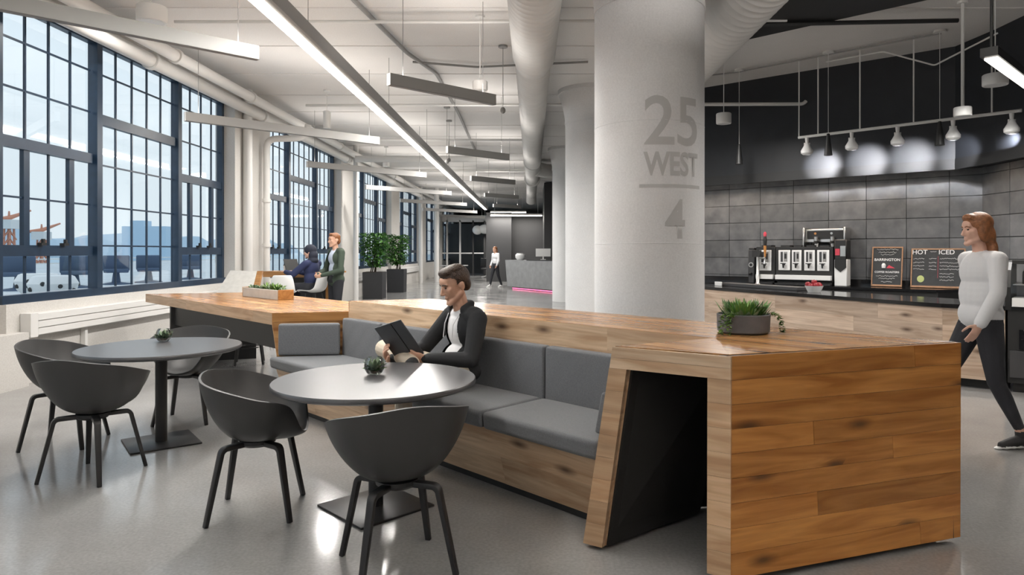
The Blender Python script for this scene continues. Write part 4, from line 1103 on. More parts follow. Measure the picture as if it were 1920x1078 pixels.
def head(fig, c, fwd, up=Vector((0, 0, 1)), sk='skin', s=1.0, ears=True):
    """skull, jaw, nose, brow, lips and ears round centre c"""
    B = basis(fwd, up)
    def q(x, y, z): return Vector(c)+B @ (Vector((x, y, z))*s)
    def e(x, y, z, a, b, d): fig.ell(q(x, y, z), (a*s, b*s, d*s), sk, B)
    e(0, -.012, .035, .074, .095, .088); e(0, .026, -.020, .060, .064, .078); e(0, .018, -.055, .052, .058, .050)
    for k in (-1, 1):
        fig.cap(q(k*.056, -.008, -.050), q(k*.020, .066, -.095), .020*s, .019*s, sk)      # jaw line
        e(k*.030, .060, -.012, .028, .026, .022)           # cheek bone
        e(k*.026, .072, .026, .026, .016, .010)            # brow ridge
        if ears:
            e(k*.073, -.016, -.008, .010, .019, .030); e(k*.078, -.020, -.002, .008, .015, .022)
    fig.cap(q(-.014, .074, -.102), q(.014, .074, -.102), .017*s, .017*s, sk)              # chin
    e(0, .070, .042, .046, .024, .036)                     # forehead
    fig.cap(q(0, .088, .014), q(0, .107, -.028), .0075*s, .0115*s, sk)                    # nose
    e(0, .099, -.033, .017, .012, .009)
    e(0, .084, -.060, .021, .010, .0065); e(0, .083, -.072, .018, .010, .0065)            # lips
    return B, q
def facebits(parent, q, s, B, hairm):
    for k in (-1, 1):
        obj('eye', MB().ell(q(k*.030, .080, .006), (.011*s, .007*s, .0055*s), B, n=12, m=8), 'eye', parent, world=False, smooth=True)
        obj('eyebrow', MB().tube([q(k*.012, .091, .026), q(k*.030, .089, .031), q(k*.048, .076, .025)], [.0035*s, .0045*s, .003*s], 8), hairm, parent, world=False, smooth=True)
def hand(fig, w_, d, pn_, thumb, curl=.5, sk='skin', s=1.0):
    """palm and five fingers; d along the fingers, pn_ out of the palm, thumb = side (+1/-1) along d x pn_"""
    d = Vector(d).normalized(); n = Vector(pn_); n = (n-d*n.dot(d)).normalized(); sd_ = d.cross(n)*thumb
    w_ = Vector(w_); pal = w_+d*.048*s
    fig.ell(pal, (.040*s, .050*s, .015*s), sk, Matrix((sd_, d, n)).transposed())
    L = [.074, .084, .078, .060]
    for i in range(4):
        b = w_+d*.086*s+sd_*(.029-.0195*i)*s; dd = d.copy(); cur = b-d*.012*s
        for j, fr in enumerate((.45, .32, .25)):
            ang = curl*(.55+.45*j); ax = dd*math.cos(ang)+n*math.sin(ang)
            dd2 = (dd*math.cos(curl*.75)+n*math.sin(curl*.75)).normalized(); n = (n*math.cos(curl*.75)-dd*math.sin(curl*.75)).normalized() if j < 9 else n
            nx = cur+dd2*L[i]*fr*s*1.05; fig.cap(cur, nx, (.0092-.0008*j)*s, (.0086-.0009*j)*s, sk); cur = nx; dd = dd2
        n = Vector(pn_); n = (n-d*n.dot(d)).normalized()
    t0 = w_+d*.022*s+sd_*.030*s; t1 = t0+(d*.55+sd_*.75+n*.25).normalized()*.042*s; t2 = t1+(d*.85+sd_*.15+n*.45).normalized()*.034*s; t3 = t2+(d*.8-sd_*.1+n*.6).normalized()*.026*s
    fig.chain([t0, t1, t2, t3], [.013*s, .0115*s, .0105*s, .009*s], sk)
def hairline(c, B, s, low_back=-.075, side=.0):
    Bi = B.transposed(); c = Vector(c)
    def f(p):
        v = Bi @ (p-c)/s
        if v.y > .045: return v.z < .068-.0*v.x
        if v.y > .012: return v.z < .045+(v.y-.012)*.7+side
        if v.y > -.038: return v.z < (.012 if abs(v.x) > .03 else .0)+side
        return v.z < low_back
    return f
def hairmesh(name, prims, parent, m, voxel=.008, smooth=3, cut=None):
    f = Fig()
    for p in prims:
        if len(p) == 3: f.ell(p[0], p[1], m, p[2])
        else: f.cap(*p, m)
    return f.build(name, voxel, parent, smooth=smooth, cut=cut)

# --- seated man with the tablet
SIT = BF(-.20, .215, 0)
man = thing('person', 'man in an open black jacket and white T-shirt reading a tablet on the bench', 'person', (SIT.x, SIT.y, ZSEAT-.012), face(-BN.x, -BN.y)+R(-8))
f = Fig(); V = Vector
pel, wai, che, nk = V((0, -.01, .10)), V((0, -.06, .25)), V((0, -.085, .42)), V((0, -.06, .575))
f.ell(pel, (.175, .125, .11), 'khaki'); f.ell(V((0, -.04, .20)), (.150, .105, .12), 'tee'); f.ell(che, (.172, .115, .17), 'tee'); f.ell(V((0, -.075, .52)), (.15, .085, .06), 'tee')
f.cap(V((-.15, -.075, .515)), V((.15, -.075, .515)), .062, .062, 'tee')
f.cap(V((0, -.062, .53)), V((0, -.028, .655)), .060, .054, 'skin')
hc = V((0, .0, .735)); hf = V((.12, 1, -.34))
B, q = head(f, hc, hf, s=1.09)
# right arm holds the far edge of the tablet, left arm its bottom
tabc = V((.02, .42, .37))
shR, shL = V((.185, -.075, .50)), V((-.185, -.075, .50))
elR, elL = V((.285, .10, .26)), V((-.27, .03, .235))
tz = V((.50, -.66, .50)).normalized(); ty = V((.0, .55, .80)); ty = (ty-tz*ty.dot(tz)).normalized(); txx = ty.cross(tz)
re_ = tabc+txx*.118-ty*.04-tz*.012
wrR = re_+txx*.035-ty*.075-tz*.02
wrL = tabc-ty*.15-txx*.10-tz*.03+V((-.01, -.03, -.02))
for a, b, c in ((shR, elR, wrR), (shL, elL, wrL)):
    f.chain([a, a.lerp(b, .5), b], [.058, .052, .045], 'hoodie'); f.chain([b, b.lerp(c, .45), c], [.045, .041, .031], 'hoodie')
# tablet frame: right axis, long axis, normal to the screen
tz = V((.50, -.66, .50)).normalized(); ty = V((.0, .55, .80)); ty = (ty-tz*ty.dot(tz)).normalized(); txx = ty.cross(tz)
re_ = tabc+txx*.118-ty*.04-tz*.012
wrR = re_+txx*.035-ty*.075-tz*.02
hand(f, wrR, (ty*.75-txx*.15-tz*.15), (-txx*.9+tz*.25), -1, .62, s=1.06)
hand(f, wrL, txx*.75+ty*.5, tz, 1, .5, s=1.06)
# legs: right ankle over the left knee
hpR, hpL = V((.095, .02, .095)), V((-.095, .02, .095))
knL = V((-.12, .46, .075)); anL = V((-.15, .47, -.37))
knR = V((.41, .36, .262)); anR = V((-.09, .37, .225))
f.chain([hpR, hpR.lerp(knR, .5), knR], [.10, .088, .066], 'khaki'); f.chain([knR, knR.lerp(anR, .4), anR], [.064, .056, .042], 'khaki')
f.chain([hpL, hpL.lerp(knL, .5), knL], [.10, .085, .064], 'khaki'); f.chain([knL, knL.lerp(anL, .4), anL], [.062, .056, .042], 'khaki')
def shoe(f, ank, toe, upv, m='shoeblack', sole='sole', s=1.0):
    d = V(toe).normalized(); upv = V(upv); upv = (upv-d*upv.dot(d)).normalized(); a = V(ank)
    f.cap(a-upv*.035*s-d*.03*s, a+upv*.0*s, .040*s, .043*s, m)
    f.chain([a-upv*.055*s-d*.045*s, a-upv*.058*s+d*.06*s, a-upv*.072*s+d*.155*s], [.040*s, .040*s, .026*s], m)
    for i in range(6):
        p = a-upv*.094*s+d*(-.055+.046*i)*s; f.ell(p, (.041*s if i < 5 else .03*s, .036*s, .011*s), sole, Matrix((d.cross(upv), d, upv)).transposed())
shoe(f, anL, (0, 1, 0), (0, 0, 1)); shoe(f, anR+V((-.02, .02, 0)), V((-.80, .25, -.42)), V((-.4, -.1, .9)), sole='shoeblack')
body = f.build('body', .0048, man, smooth=4)
facebits(body, q, 1.09, B, 'hairbrown')
S = 1.09
hairmesh('hair', [(q(0, -.016, .046), (.0815*S, .102*S, .090*S), B), (q(.0, .030, .098), (.064*S, .056*S, .034*S), B), (q(.012, .050, .094), (.052*S, .028*S, .024*S), B), (q(-.02, -.02, .105), (.055*S, .06*S, .032*S), B), (q(0, -.068, -.005), (.062*S, .040*S, .06*S), B)], man, 'hairbrown', .006, 2, hairline(hc, B, S, -.06))
# open jacket: inflated torso and sleeves with the front left open
j = Fig()
j.ell(V((0, -.04, .20)), (.170, .125, .13), 'hoodie'); j.ell(V((0, -.05, .12)), (.185, .130, .09), 'hoodie'); j.ell(che, (.188, .130, .175), 'hoodie'); j.ell(V((0, -.075, .52)), (.165, .095, .065), 'hoodie')
j.cap(V((-.15, -.075, .515)), V((.15, -.075, .515)), .072, .072, 'hoodie')
for a, b, c in ((shR, elR, wrR), (shL, elL, wrL)):
    j.chain([a, a.lerp(b, .5), b], [.070, .062, .056], 'hoodie'); j.chain([b, b.lerp(c, .45), c.lerp(b, .08)], [.056, .052, .042], 'hoodie')
j.chain([V((-.085, -.02, .565)), V((-.075, -.09, .60)), V((0, -.125, .60)), V((.075, -.09, .60)), V((.085, -.02, .565))], [.026]*5, 'hoodie')
def jcut(p): return p.y > -.06 and abs(p.x) < (.075+.035*max(0, (.5-p.z)/.4)) and p.z > .05 and p.y < .12
jk = j.build('jacket', .0075, man, smooth=3, cut=jcut)
for k in (-1, 1): obj('drawstring', MB().tube([V((k*.075, .01, .53)), V((k*.06, .05, .46)), V((k*.06, .062, .36))], .003, 6), 'tee', man, world=False)
tb_ = thing('tablet', 'dark grey tablet in a folding case held by the seated man', 'tablet', WM[man.name] @ tabc)
Rm = WM[man.name].to_3x3() @ Matrix((txx, ty, tz)).transposed(); m4 = Rm.to_4x4(); m4.translation = WM[man.name] @ tabc
setm(tb_, m4)
cs_ = obj('case', bevel(MB().b2((-.115, -.15, -.012), (.115, .15, -.002)).mesh('c'), .003, 2), 'tablet', tb_, world=False)
obj('case_fold', MB().b2((-.03, -.15, -.0165), (-.026, .15, -.012)), 'black', cs_, world=False)
tbb = obj('tablet_body', bevel(MB().b2((-.108, -.142, -.002), (.108, .142, .005)).mesh('c'), .002, 2), 'black', tb_, world=False)
obj('screen', MB().b2((-.1, -.134, .005), (.1, .134, .0054)), 'screen', tbb, world=False)

# --- walking woman
fp = px(1862, 838, 0); WP = V((3.40, 5.17, 0))
wmn = thing('person', 'auburn-haired woman in a white sweater and black leggings walking past the bar', 'person', WP, R(90))
f = Fig()
hipz = .93
f.ell(V((0, 0, .98)), (.165, .12, .12), 'darkcloth'); f.ell(V((0, .0, 1.13)), (.15, .115, .17), 'tee'); f.ell(V((0, .0, 1.32)), (.172, .128, .16), 'tee')
f.cap(V((-.14, -.01, 1.42)), V((.14, -.01, 1.42)), .058, .058, 'tee')
f.ell(V((0, .0, 1.0)), (.18, .138, .13), 'tee'); f.ell(V((0, -.005, 1.15)), (.178, .135, .20), 'tee')
f.cap(V((0, 0, 1.44)), V((0, .02, 1.56)), .05, .047, 'skin2')
B, q = head(f, V((0, .035, 1.635)), V((.0, 1, -.06)), sk='skin2', s=1.0)
# left leg trails (towards the camera side), right leg forward
hl1, hr1 = V((-.085, 0, .93)), V((.085, 0, .93))
kl, al = V((-.085, -.06, .50)), V((-.08, -.25, .125))
kr, ar = V((.085, .22, .52)), V((.08, .36, .10))
f.chain([hl1, hl1.lerp(kl, .5), kl], [.10, .083, .062], 'darkcloth'); f.chain([kl, kl.lerp(al, .35), al.lerp(kl, .12)], [.060, .056, .038], 'darkcloth'); f.cap(al.lerp(kl, .12), al, .036, .035, 'skin2')
f.chain([hr1, hr1.lerp(kr, .5), kr], [.10, .083, .062], 'darkcloth'); f.chain([kr, kr.lerp(ar, .35), ar], [.060, .056, .038], 'darkcloth')
shoe(f, al+V((0, .0, -.01)), (0, 1, -.08), (0, .08, 1)); shoe(f, ar, (0, 1, .18), (0, -.18, 1))
for sx_, e_, w2 in ((-1, V((-.235, .03, 1.17)), V((-.215, .14, .955))), (1, V((.235, -.10, 1.18)), V((.225, -.13, .96)))):
    s0 = V((sx_*.18, -.01, 1.41))
    f.chain([s0, s0.lerp(e_, .5), e_], [.064, .058, .054], 'tee'); f.chain([e_, e_.lerp(w2, .5), w2], [.054, .05, .045], 'tee')
    f.cap(w2, w2+(w2-e_).normalized()*.03, .026, .025, 'skin2')
    hand(f, w2+(w2-e_).normalized()*.02, (w2-e_), V((-sx_*1.0, .15, 0)), 1 if sx_ > 0 else -1, .25, sk='skin2', s=.95)
bdy = f.build('body', .007, wmn, smooth=5)
facebits(bdy, q, 1.0, B, 'hairred')
hairmesh('hair', [(q(0, -.022, .050), (.086, .105, .088), B), (q(0, -.075, -.05), (.080, .055, .10), B), (q(0, -.095, -.15), (.075, .045, .09), B), (q(.066, -.02, -.02), (.025, .05, .08), B), (q(-.066, -.02, -.02), (.025, .05, .08), B), (q(0, .05, .095), (.06, .04, .032), B)], wmn, 'hairred', .010)

# --- standing man by the second counter
SM = V((-3.50, 12.2, 0))
sm_ = thing('person', 'man in a dark green jacket and blue shirt standing by the high counter', 'person', SM, face(-.65, -.6))
def standing(t, mats, h=1.78, hairprims=None, hairm='hairbrown', voxel=.012, arms=None, leg='darkcloth', sk='skin', stride=0.0, shoes='shoeblack'):
    k = h/1.78; f = Fig(); top, jac = mats
    f.ell(V((0, 0, .96))*k, V((.165, .12, .13))*k, leg); f.ell(V((0, 0, 1.14))*k, V((.155, .115, .17))*k, top); f.ell(V((0, 0, 1.34))*k, V((.18, .12, .15))*k, top)
    f.cap(V((-.16, -.01, 1.45))*k, V((.16, -.01, 1.45))*k, .06*k, .06*k, top)
    f.cap(V((0, 0, 1.46))*k, V((0, .02, 1.58))*k, .055*k, .05*k, sk)
    B, q = head(f, V((0, .035, 1.655))*k, V((0, 1, -.05)), sk=sk, s=1.02*k)
    for s in (-1, 1):
        hp = V((s*.09, 0, .93))*k; kn = V((s*.095, stride*s*.5+.02, .5))*k; an = V((s*.10, stride*s*1.1-.02, .09))*k
        f.chain([hp, kn, an], [.10*k, .064*k, .046*k], leg); shoe(f, an+V((0, 0, .012)), (0, 1, 0), (0, 0, 1), m=shoes)
        e_, w2 = arms[s]; s0 = V((s*.195, -.01, 1.44))*k
        f.chain([s0, s0.lerp(e_, .5), e_], [.062, .056, .05], jac); f.chain([e_, e_.lerp(w2, .5), w2], [.05, .045, .036], jac)
        hand(f, w2, (w2-e_), V((-s, .2, 0)), 1 if s > 0 else -1, .4, sk=sk)
    bdy = f.build('body', voxel, t, smooth=4); facebits(bdy, q, 1.02*k, B, hairm)
    hp_ = hairprims(q, B) if hairprims else [(q(0, -.02, .055), (.082, .102, .082), B), (q(0, -.07, -.01), (.07, .045, .07), B), (q(0, .045, .10), (.06, .04, .03), B)]
    hairmesh('hair', hp_, t, hairm, .010, 3, hairline(V((0, .035, 1.655))*k, B, 1.02*k, -.13))
    return q, B
arm1 = {-1: (V((-.29, .06, 1.14)), V((-.10, .30, 1.06))), 1: (V((.29, .06, 1.14)), V((.10, .30, 1.06)))}
standing(sm_, ('bluecloth', 'green'), 1.80, None, 'hairred', .011, arm1)
j = Fig(); j.ell(V((0, 0, 1.14)), (.178, .14, .19), 'green'); j.ell(V((0, 0, .98)), (.185, .145, .14), 'green'); j.ell(V((0, 0, 1.36)), (.20, .14, .15), 'green'); j.cap(V((-.16, -.01, 1.47)), V((.16, -.01, 1.47)), .072, .072, 'green')
j.build('jacket', .012, sm_, smooth=3, cut=lambda p: p.y > .02 and abs(p.x) < .10 and p.z > .92)

# --- seated person in navy on a white stool
NV = px(583, 545, .75); NV = V((-3.95, 12.3, 0))
nv = thing('person', 'person in a navy top and dark headscarf seated on a white shell stool', 'person', (NV.x, NV.y, .735), face(-.9, .25))
f = Fig()
f.ell(V((0, 0, .10)), (.18, .14, .12), 'darkcloth'); f.ell(V((0, .01, .26)), (.165, .13, .16), 'navy'); f.ell(V((0, .02, .44)), (.18, .125, .15), 'navy'); f.cap(V((-.16, .01, .53)), V((.16, .01, .53)), .062, .062, 'navy')
f.cap(V((0, .01, .53)), V((0, .04, .66)), .055, .05, 'skin2'); B, q = head(f, V((0, .06, .73)), V((-.2, 1, -.1)), sk='skin2', s=1.0)
for s in (-1, 1):
    hp = V((s*.095, .03, .09)); kn = V((s*.11, .42, .10)); an = V((s*.11, .36, -.33))
    f.chain([hp, kn, an], [.10, .068, .05], 'darkcloth'); shoe(f, an, (0, 1, 0), (0, 0, 1))
    s0 = V((s*.195, .01, .52)); e_ = V((s*.28, .22, .33)); w2 = V((s*.16, .44, .37))
    f.chain([s0, e_], [.066, .06], 'navy'); f.chain([e_, w2], [.06, .042], 'navy'); hand(f, w2, w2-e_, V((0, 0, -1)), s, .25, sk='skin2')
f.build('body', .012, nv, smooth=4)
hairmesh('headscarf', [(q(0, -.02, .04), (.092, .112, .10), B), (q(0, -.06, -.06), (.095, .085, .10), B), (q(0, -.045, -.16), (.12, .10, .07), B)], nv, 'scarf', .011)

# --- woman walking by the reception desk
FW = px(931, 536, 0); FW = V((-1.52, 28.6, 0))
fw = thing('person', 'woman in a grey top and white shoes walking towards the reception desk', 'person', FW, face(-.6, -.5))
arm2 = {-1: (V((-.24, .02, 1.10)), V((-.22, .10, .90))), 1: (V((.24, -.02, 1.10)), V((.22, .08, .90)))}
standing(fw, ('tee', 'tee'), 1.68, lambda q, B: [(q(0, -.02, .05), (.085, .105, .085), B), (q(0, -.075, -.06), (.08, .05, .11), B)], 'hairred', .016, arm2, stride=.22, shoes='sole')
# ------------------------------------------------------------------ bar
ZBAR = .90
bA = px(1320, 537, ZBAR); bB = px(1767, 569, ZBAR); bC = bB+WD*.57
A_ = bA-(bB-bA).normalized()*1.0
bd = (bB-bA).normalized(); bnr = Vector((bd.y, -bd.x, 0)); bnr = bnr if bnr.y > 0 or bnr.x > 0 else -bnr
inn = Vector((-bd.y, bd.x, 0)); inn = inn if inn.x > 0 else -inn           # away from the camera
fc = thing('bar_counter', 'bar front of pale oak boards under a black stone edge', 'bar', ((bA.x+bB.x)/2, (bA.y+bB.y)/2, 0))
dn2 = lambda p, z: Vector((p.x, p.y, z))
planks(fc, [dn2(A_, .10), dn2(bB, .10), dn2(bB, ZBAR-.045), dn2(A_, ZBAR-.045)], bd, .19, .025, 'barwood', lens=(1.0, 2.0), seed=101, out=-inn)
planks(fc, [dn2(bB, .10), dn2(bC, .10), dn2(bC, ZBAR-.045), dn2(bB, ZBAR-.045)], WD, .19, .025, 'barwood', lens=(1.0, 2.0), seed=102, out=WN)
bk1 = [A_+inn*.03, bB+inn*.03-WN*.02, bC-WN*.03, bC-WN*.7, bB+inn*.62-WN*.3, A_+inn*.65]
obj('carcass', MB().prism(bk1, .10, ZBAR-.045), 'black', fc)
obj('kick', MB().prism([A_+inn*.08, bB+inn*.08-WN*.05, bC-WN*.08, bC-WN*.6, bB+inn*.6-WN*.3, A_+inn*.6], 0, .10), 'black', fc)
tp = thing('stone_worktop', 'polished black stone top along the oak bar front', 'worktop', ((bA.x+bB.x)/2+.3, (bA.y+bB.y)/2+.2, ZBAR-.044))
obj('stone_slab', MB().prism([A_-inn*.02, bB-inn*.02+WN*.01, bC+WN*.02, bC-WN*.7, bB+inn*.64-WN*.3, A_+inn*.68], ZBAR-.044, ZBAR), 'counterblack', tp)
bc = thing('back_counter', 'black back counter along the slate tiled wall', 'counter', BW(2, .35, 0))
obj('carcass', MB().prism([BW(-1.2, .015, 0), BW(TC-.02, .015, 0), BW(TC-.5, .62, 0), BW(-1.2, .62, 0)], 0, ZBAR-.04), 'black', bc)
obj('stone_slab', MB().prism([BW(-1.2, .015, 0), BW(TC-.01, .015, 0), BW(TC-.52, .65, 0), BW(-1.2, .65, 0)], ZBAR-.04, ZBAR), 'counterblack', bc)
obj('upstand', MB().prism([BW(-1.2, .014, 0), BW(TC-.02, .014, 0), BW(TC-.03, .034, 0), BW(-1.2, .034, 0)], ZBAR, ZBAR+.10), 'counterblack', bc)
def tpx(x, o):
    """position along the wall of pixel column x at distance o from the tiles"""
    k = (x-CX)/F; b = WO+WN*o; return (k*b.y-b.x)/(WD.x-k*WD.y)
def zpx(x, y, o):
    t = tpx(x, o); d = (WO+WN*o+WD*t).y; return H-(y-CY)/F*d
WANG = math.atan2(WD.y, WD.x)
def wthing(name, label, cat, x, o, z=ZBAR, group=None):
    t = tpx(x, o); p = BW(t, o, z+.001); return thing(name, label, cat, p, WANG, group), t
def wbox(par, nm, lo, hi, m, w_=.004):
    return obj(nm, bevel(MB().b2(lo, hi).mesh(nm), w_, 1) if w_ else MB().b2(lo, hi), m, par, world=False)
# in these frames x runs along the wall, -y points to the room
O = .34
def span(x0, x1, xc): tc_ = tpx(xc, O); return tpx(x0, O)-tc_, tpx(x1, O)-tc_
# bean dispensers
for xs, lb, grp in (([(1428, 1452)], 'black and white single bean dispenser beside the beer tap', None), ([(1464, 1487), (1489, 1508), (1512, 1533), (1536, 1560)], 'black and white four-window coffee dispenser under the brewer', None)):
    xc = (xs[0][0]+xs[-1][1])/2; t, _ = wthing('coffee_dispenser', lb, 'dispenser', xc, O)
    a, b = span(xs[0][0]-5, xs[-1][1]+6, xc)
    zt = zpx(xc, 463, O)-ZBAR
    wbox(t, 'housing', (a, -.12, .06), (b, .16, zt), 'black'); wbox(t, 'foot', (a+.02, -.1, 0), (b-.02, .14, .06), 'black')
    wbox(t, 'drip_ledge', (a+.015, -.20, .09), (b-.015, -.12, .17), 'whitegloss')
    wbox(t, 'drip_tray', (a+.015, -.22, 0), (b-.015, -.12, .03), 'blackmetal')
    for x0, x1 in xs:
        p0, p1 = span(x0, x1, xc)
        z0 = zpx(xc, 507, O)-ZBAR; z1 = zpx(xc, 469, O)-ZBAR; mid = (p0+p1)/2; w2 = (p1-p0)/2*.94
        pn_ = wbox(t, 'front_panel', (mid-w2, -.135, z0), (mid+w2, -.12, z1), 'whitegloss')
        obj('sight_glass', MB().b2((mid-w2*.62, -.139, z0+.145), (mid-w2*.22, -.135, z1-.03)), 'doorgrey', pn_, world=False)
        obj('bean_label', MB().b2((mid-w2*.05, -.139, z0+.15), (mid+w2*.55, -.135, z1-.03)), 'lampgrey', pn_, world=False)
        obj('bean_label_mark', MB().b2((mid+w2*.05, -.141, z0+.2), (mid+w2*.42, -.139, z1-.06)), 'black', pn_, world=False)
        tp_ = obj('tap', MB().cyl((mid, -.13, z0+.10), (mid, -.19, z0+.10), .018, n=12).cyl((mid, -.18, z0+.10), (mid, -.18, z0+.04), .016, .012, 12).b2((mid-.045, -.2, z0+.11), (mid+.045, -.17, z0+.125)), 'black', pn_, world=False)
        obj('hopper_lid', MB().b2((mid-w2*.8, -.08, zt), (mid+w2*.8, .12, zt+.03)), 'black', t, world=False)
# brewer on top / espresso machine behind, raised on its own shelf
t, _ = wthing('espresso_machine', 'chrome sided twin-group espresso machine standing above the dispensers', 'coffee machine', 1552, .20)
a, b = tpx(1512, .2)-tpx(1552, .2), tpx(1588, .2)-tpx(1552, .2)
zt = zpx(1552, 429, .2)-ZBAR; zb0 = zpx(1552, 466, .2)-ZBAR
wbox(t, 'body', (a, -.05, zb0+.10), (b, .15, zt), 'chrome', .012)
for s in (a, b): wbox(t, 'side_frame', (s-.015, -.16, zb0), (s+.015, .15, zt+.02), 'chrome', .008)
wbox(t, 'front_panel', (a+.03, -.062, zb0+.16), (b-.03, -.05, zt-.03), 'black'); wbox(t, 'base', (a, -.15, zb0-.03), (b, .15, zb0+.03), 'black')
wbox(t, 'stand', (a+.05, .04, 0), (b-.05, .15, zb0-.03), 'black')
for s in (.3, .7):
    x_ = a+(b-a)*s
    obj('group_head', MB().cyl((x_, -.12, zb0+.20), (x_, -.12, zb0+.12), .035, n=16), 'chrome', t, world=False, smooth=True)
    obj('portafilter', MB().cyl((x_, -.13, zb0+.105), (x_, -.26, zb0+.09), .014, n=10).cyl((x_, -.12, zb0+.13), (x_, -.12, zb0+.09), .036, n=16), 'black', t, world=False)
    obj('cup', MB().lathe([(.022, 0), (.034, .07)], 14, (x_, -.10, zb0+.03)), 'whitegloss', t, world=False)
    obj('gauge', MB().cyl((x_-.03, -.068, zt-.08), (x_-.03, -.06, zt-.08), .02, n=14), 'amber' if s < .5 else 'chrome', t, world=False)
# tall grinder tower
t, _ = wthing('water_tower', 'tall white and black beverage tower beside the coffee dispensers', 'dispenser', 1578, .38)
a, b = tpx(1567, .38)-tpx(1578, .38), tpx(1591, .38)-tpx(1578, .38); zt = zpx(1578, 449, .38)-ZBAR
wbox(t, 'column', (a, -.09, 0), (b, .12, zt*.58), 'whitegloss', .01)
wbox(t, 'head', (a, -.10, zt*.56), (b, .14, zt), 'black', .02)
obj('shield', MB().hexa([(a+.01, -.105, zt*.40), ((a+b)/2, -.105, zt*.30), (b-.01, -.105, zt*.40), (b-.01, -.105, zt*.58), (a+.01, -.105, zt*.58)], [(a+.01, -.09, zt*.40), ((a+b)/2, -.09, zt*.30), (b-.01, -.09, zt*.40), (b-.01, -.09, zt*.58), (a+.01, -.09, zt*.58)]), 'black', t, world=False)
obj('red_badge', MB().b2((a+.02, -.108, zt*.66), ((a+b)/2-.01, -.1, zt*.80)), 'chalkred', t, world=False); obj('grey_badge', MB().b2(((a+b)/2, -.108, zt*.64), (b-.02, -.1, zt*.86)), 'chrome', t, world=False)
# beer tap and grinder at the left
t, _ = wthing('coffee_grinder', 'grey and black coffee grinder at the end of the back counter', 'grinder', 1411, .36)
zt = zpx(1411, 468, .36)-ZBAR
wbox(t, 'body', (-.06, -.06, 0), (.06, .12, zt), 'doorgrey', .015); wbox(t, 'hopper', (-.05, -.05, zt), (.05, .08, zt+.03), 'black')
obj('dial', MB().cyl((0, -.075, zt*.55), (0, -.06, zt*.55), .045, n=20), 'chrome', t, world=False); obj('dial_face', MB().cyl((0, -.08, zt*.55), (0, -.075, zt*.55), .028, n=16), 'black', t, world=False)
obj('spout', MB().cyl((0, -.06, zt*.3), (0, -.13, zt*.27), .02, n=12), 'black', t, world=False)
t, _ = wthing('tap_tower', 'polished tap column with an oak handled beer tap', 'tap', 1421, .60)
zt = zpx(1421, 482, .6)-ZBAR
obj('post', MB().lathe([(.055, 0), (.03, .03), (.028, zt)], 20), 'chrome', t, world=False, smooth=True); obj('cap', MB().b2((-.09, -.04, zt), (.05, .04, zt+.12)), 'black', t, world=False)
x_ = tpx(1436, .6)-tpx(1421, .6)
obj('faucet', MB().tube([(0, 0, zt-.02), (x_, -.04, zt-.02), (x_, -.08, zt-.12)], .016, 10), 'chrome', t, world=False, smooth=True)
hd_ = obj('handle', MB().lathe([(.014, zt), (.024, zt+.14), (.026, zt+.2)], 14, (x_, -.04, 0)), 'amber', t, world=False, smooth=True)
obj('handle_grip', MB().lathe([(.026, zt+.2), (.034, zt+.30), (.022, zt+.36)], 14, (x_, -.04, 0)), 'black', hd_, world=False, smooth=True)
obj('handle_cap', MB().lathe([(.022, zt+.36), (.03, zt+.41), (.012, zt+.44)], 14, (x_, -.04, 0)), 'chalkred', hd_, world=False, smooth=True)
# things on the front top
def fpos(x, y): return px(x, y, ZBAR)
p = fpos(1416, 541); t = thing('drip_mat', 'long grey rubber mat with a white card on the bar top', 'mat', (p.x, p.y, ZBAR+.001), math.atan2(bd.y, bd.x))
wbox(t, 'mat', (-1.0, .10, 0), (.75, .36, .05), 'doorgrey'); wbox(t, 'card', (-.98, .02, .0), (-.80, .03, .07), 'whitegloss')
p = fpos(1524, 549); t = thing('fruit_bowl', 'white bowl heaped with red apples on the bar top', 'bowl', (p.x+.08, p.y+.15, ZBAR+.001))
obj('bowl', MB().lathe([(0, 0), (.085, 0), (.125, .09), (.118, .09), (.08, .012), (0, .01)], 28), 'whitegloss', t, world=False, smooth=True)
rnd = random.Random(8); fb = Vector((p.x+.08, p.y+.15, ZBAR+.09))
for i, (x_, y_, z_) in enumerate([(-.06, -.04, .0), (.06, -.04, .0), (0, .06, .0), (-.005, -.07, .01), (.0, 0, .05), (-.07, .04, .02), (.075, .03, .015)]):
    ap = thing('apple', 'small red apple in the white bowl on the bar, '+('topmost' if i == 4 else 'lower layer')+' of the heap', 'apple', fb+Vector((x_, y_, z_)), 0, 'apples in the white bowl')
    obj('fruit', MB().lathe([(0, -.03), (.02, -.036), (.037, -.015), (.04, .008), (.03, .03), (.008, .034), (0, .026)], 14), 'red', ap, world=False, smooth=True)
    obj('stem', MB().cyl((0, 0, .026), (.004, 0, .046), .002, n=5), 'soil', ap, world=False)
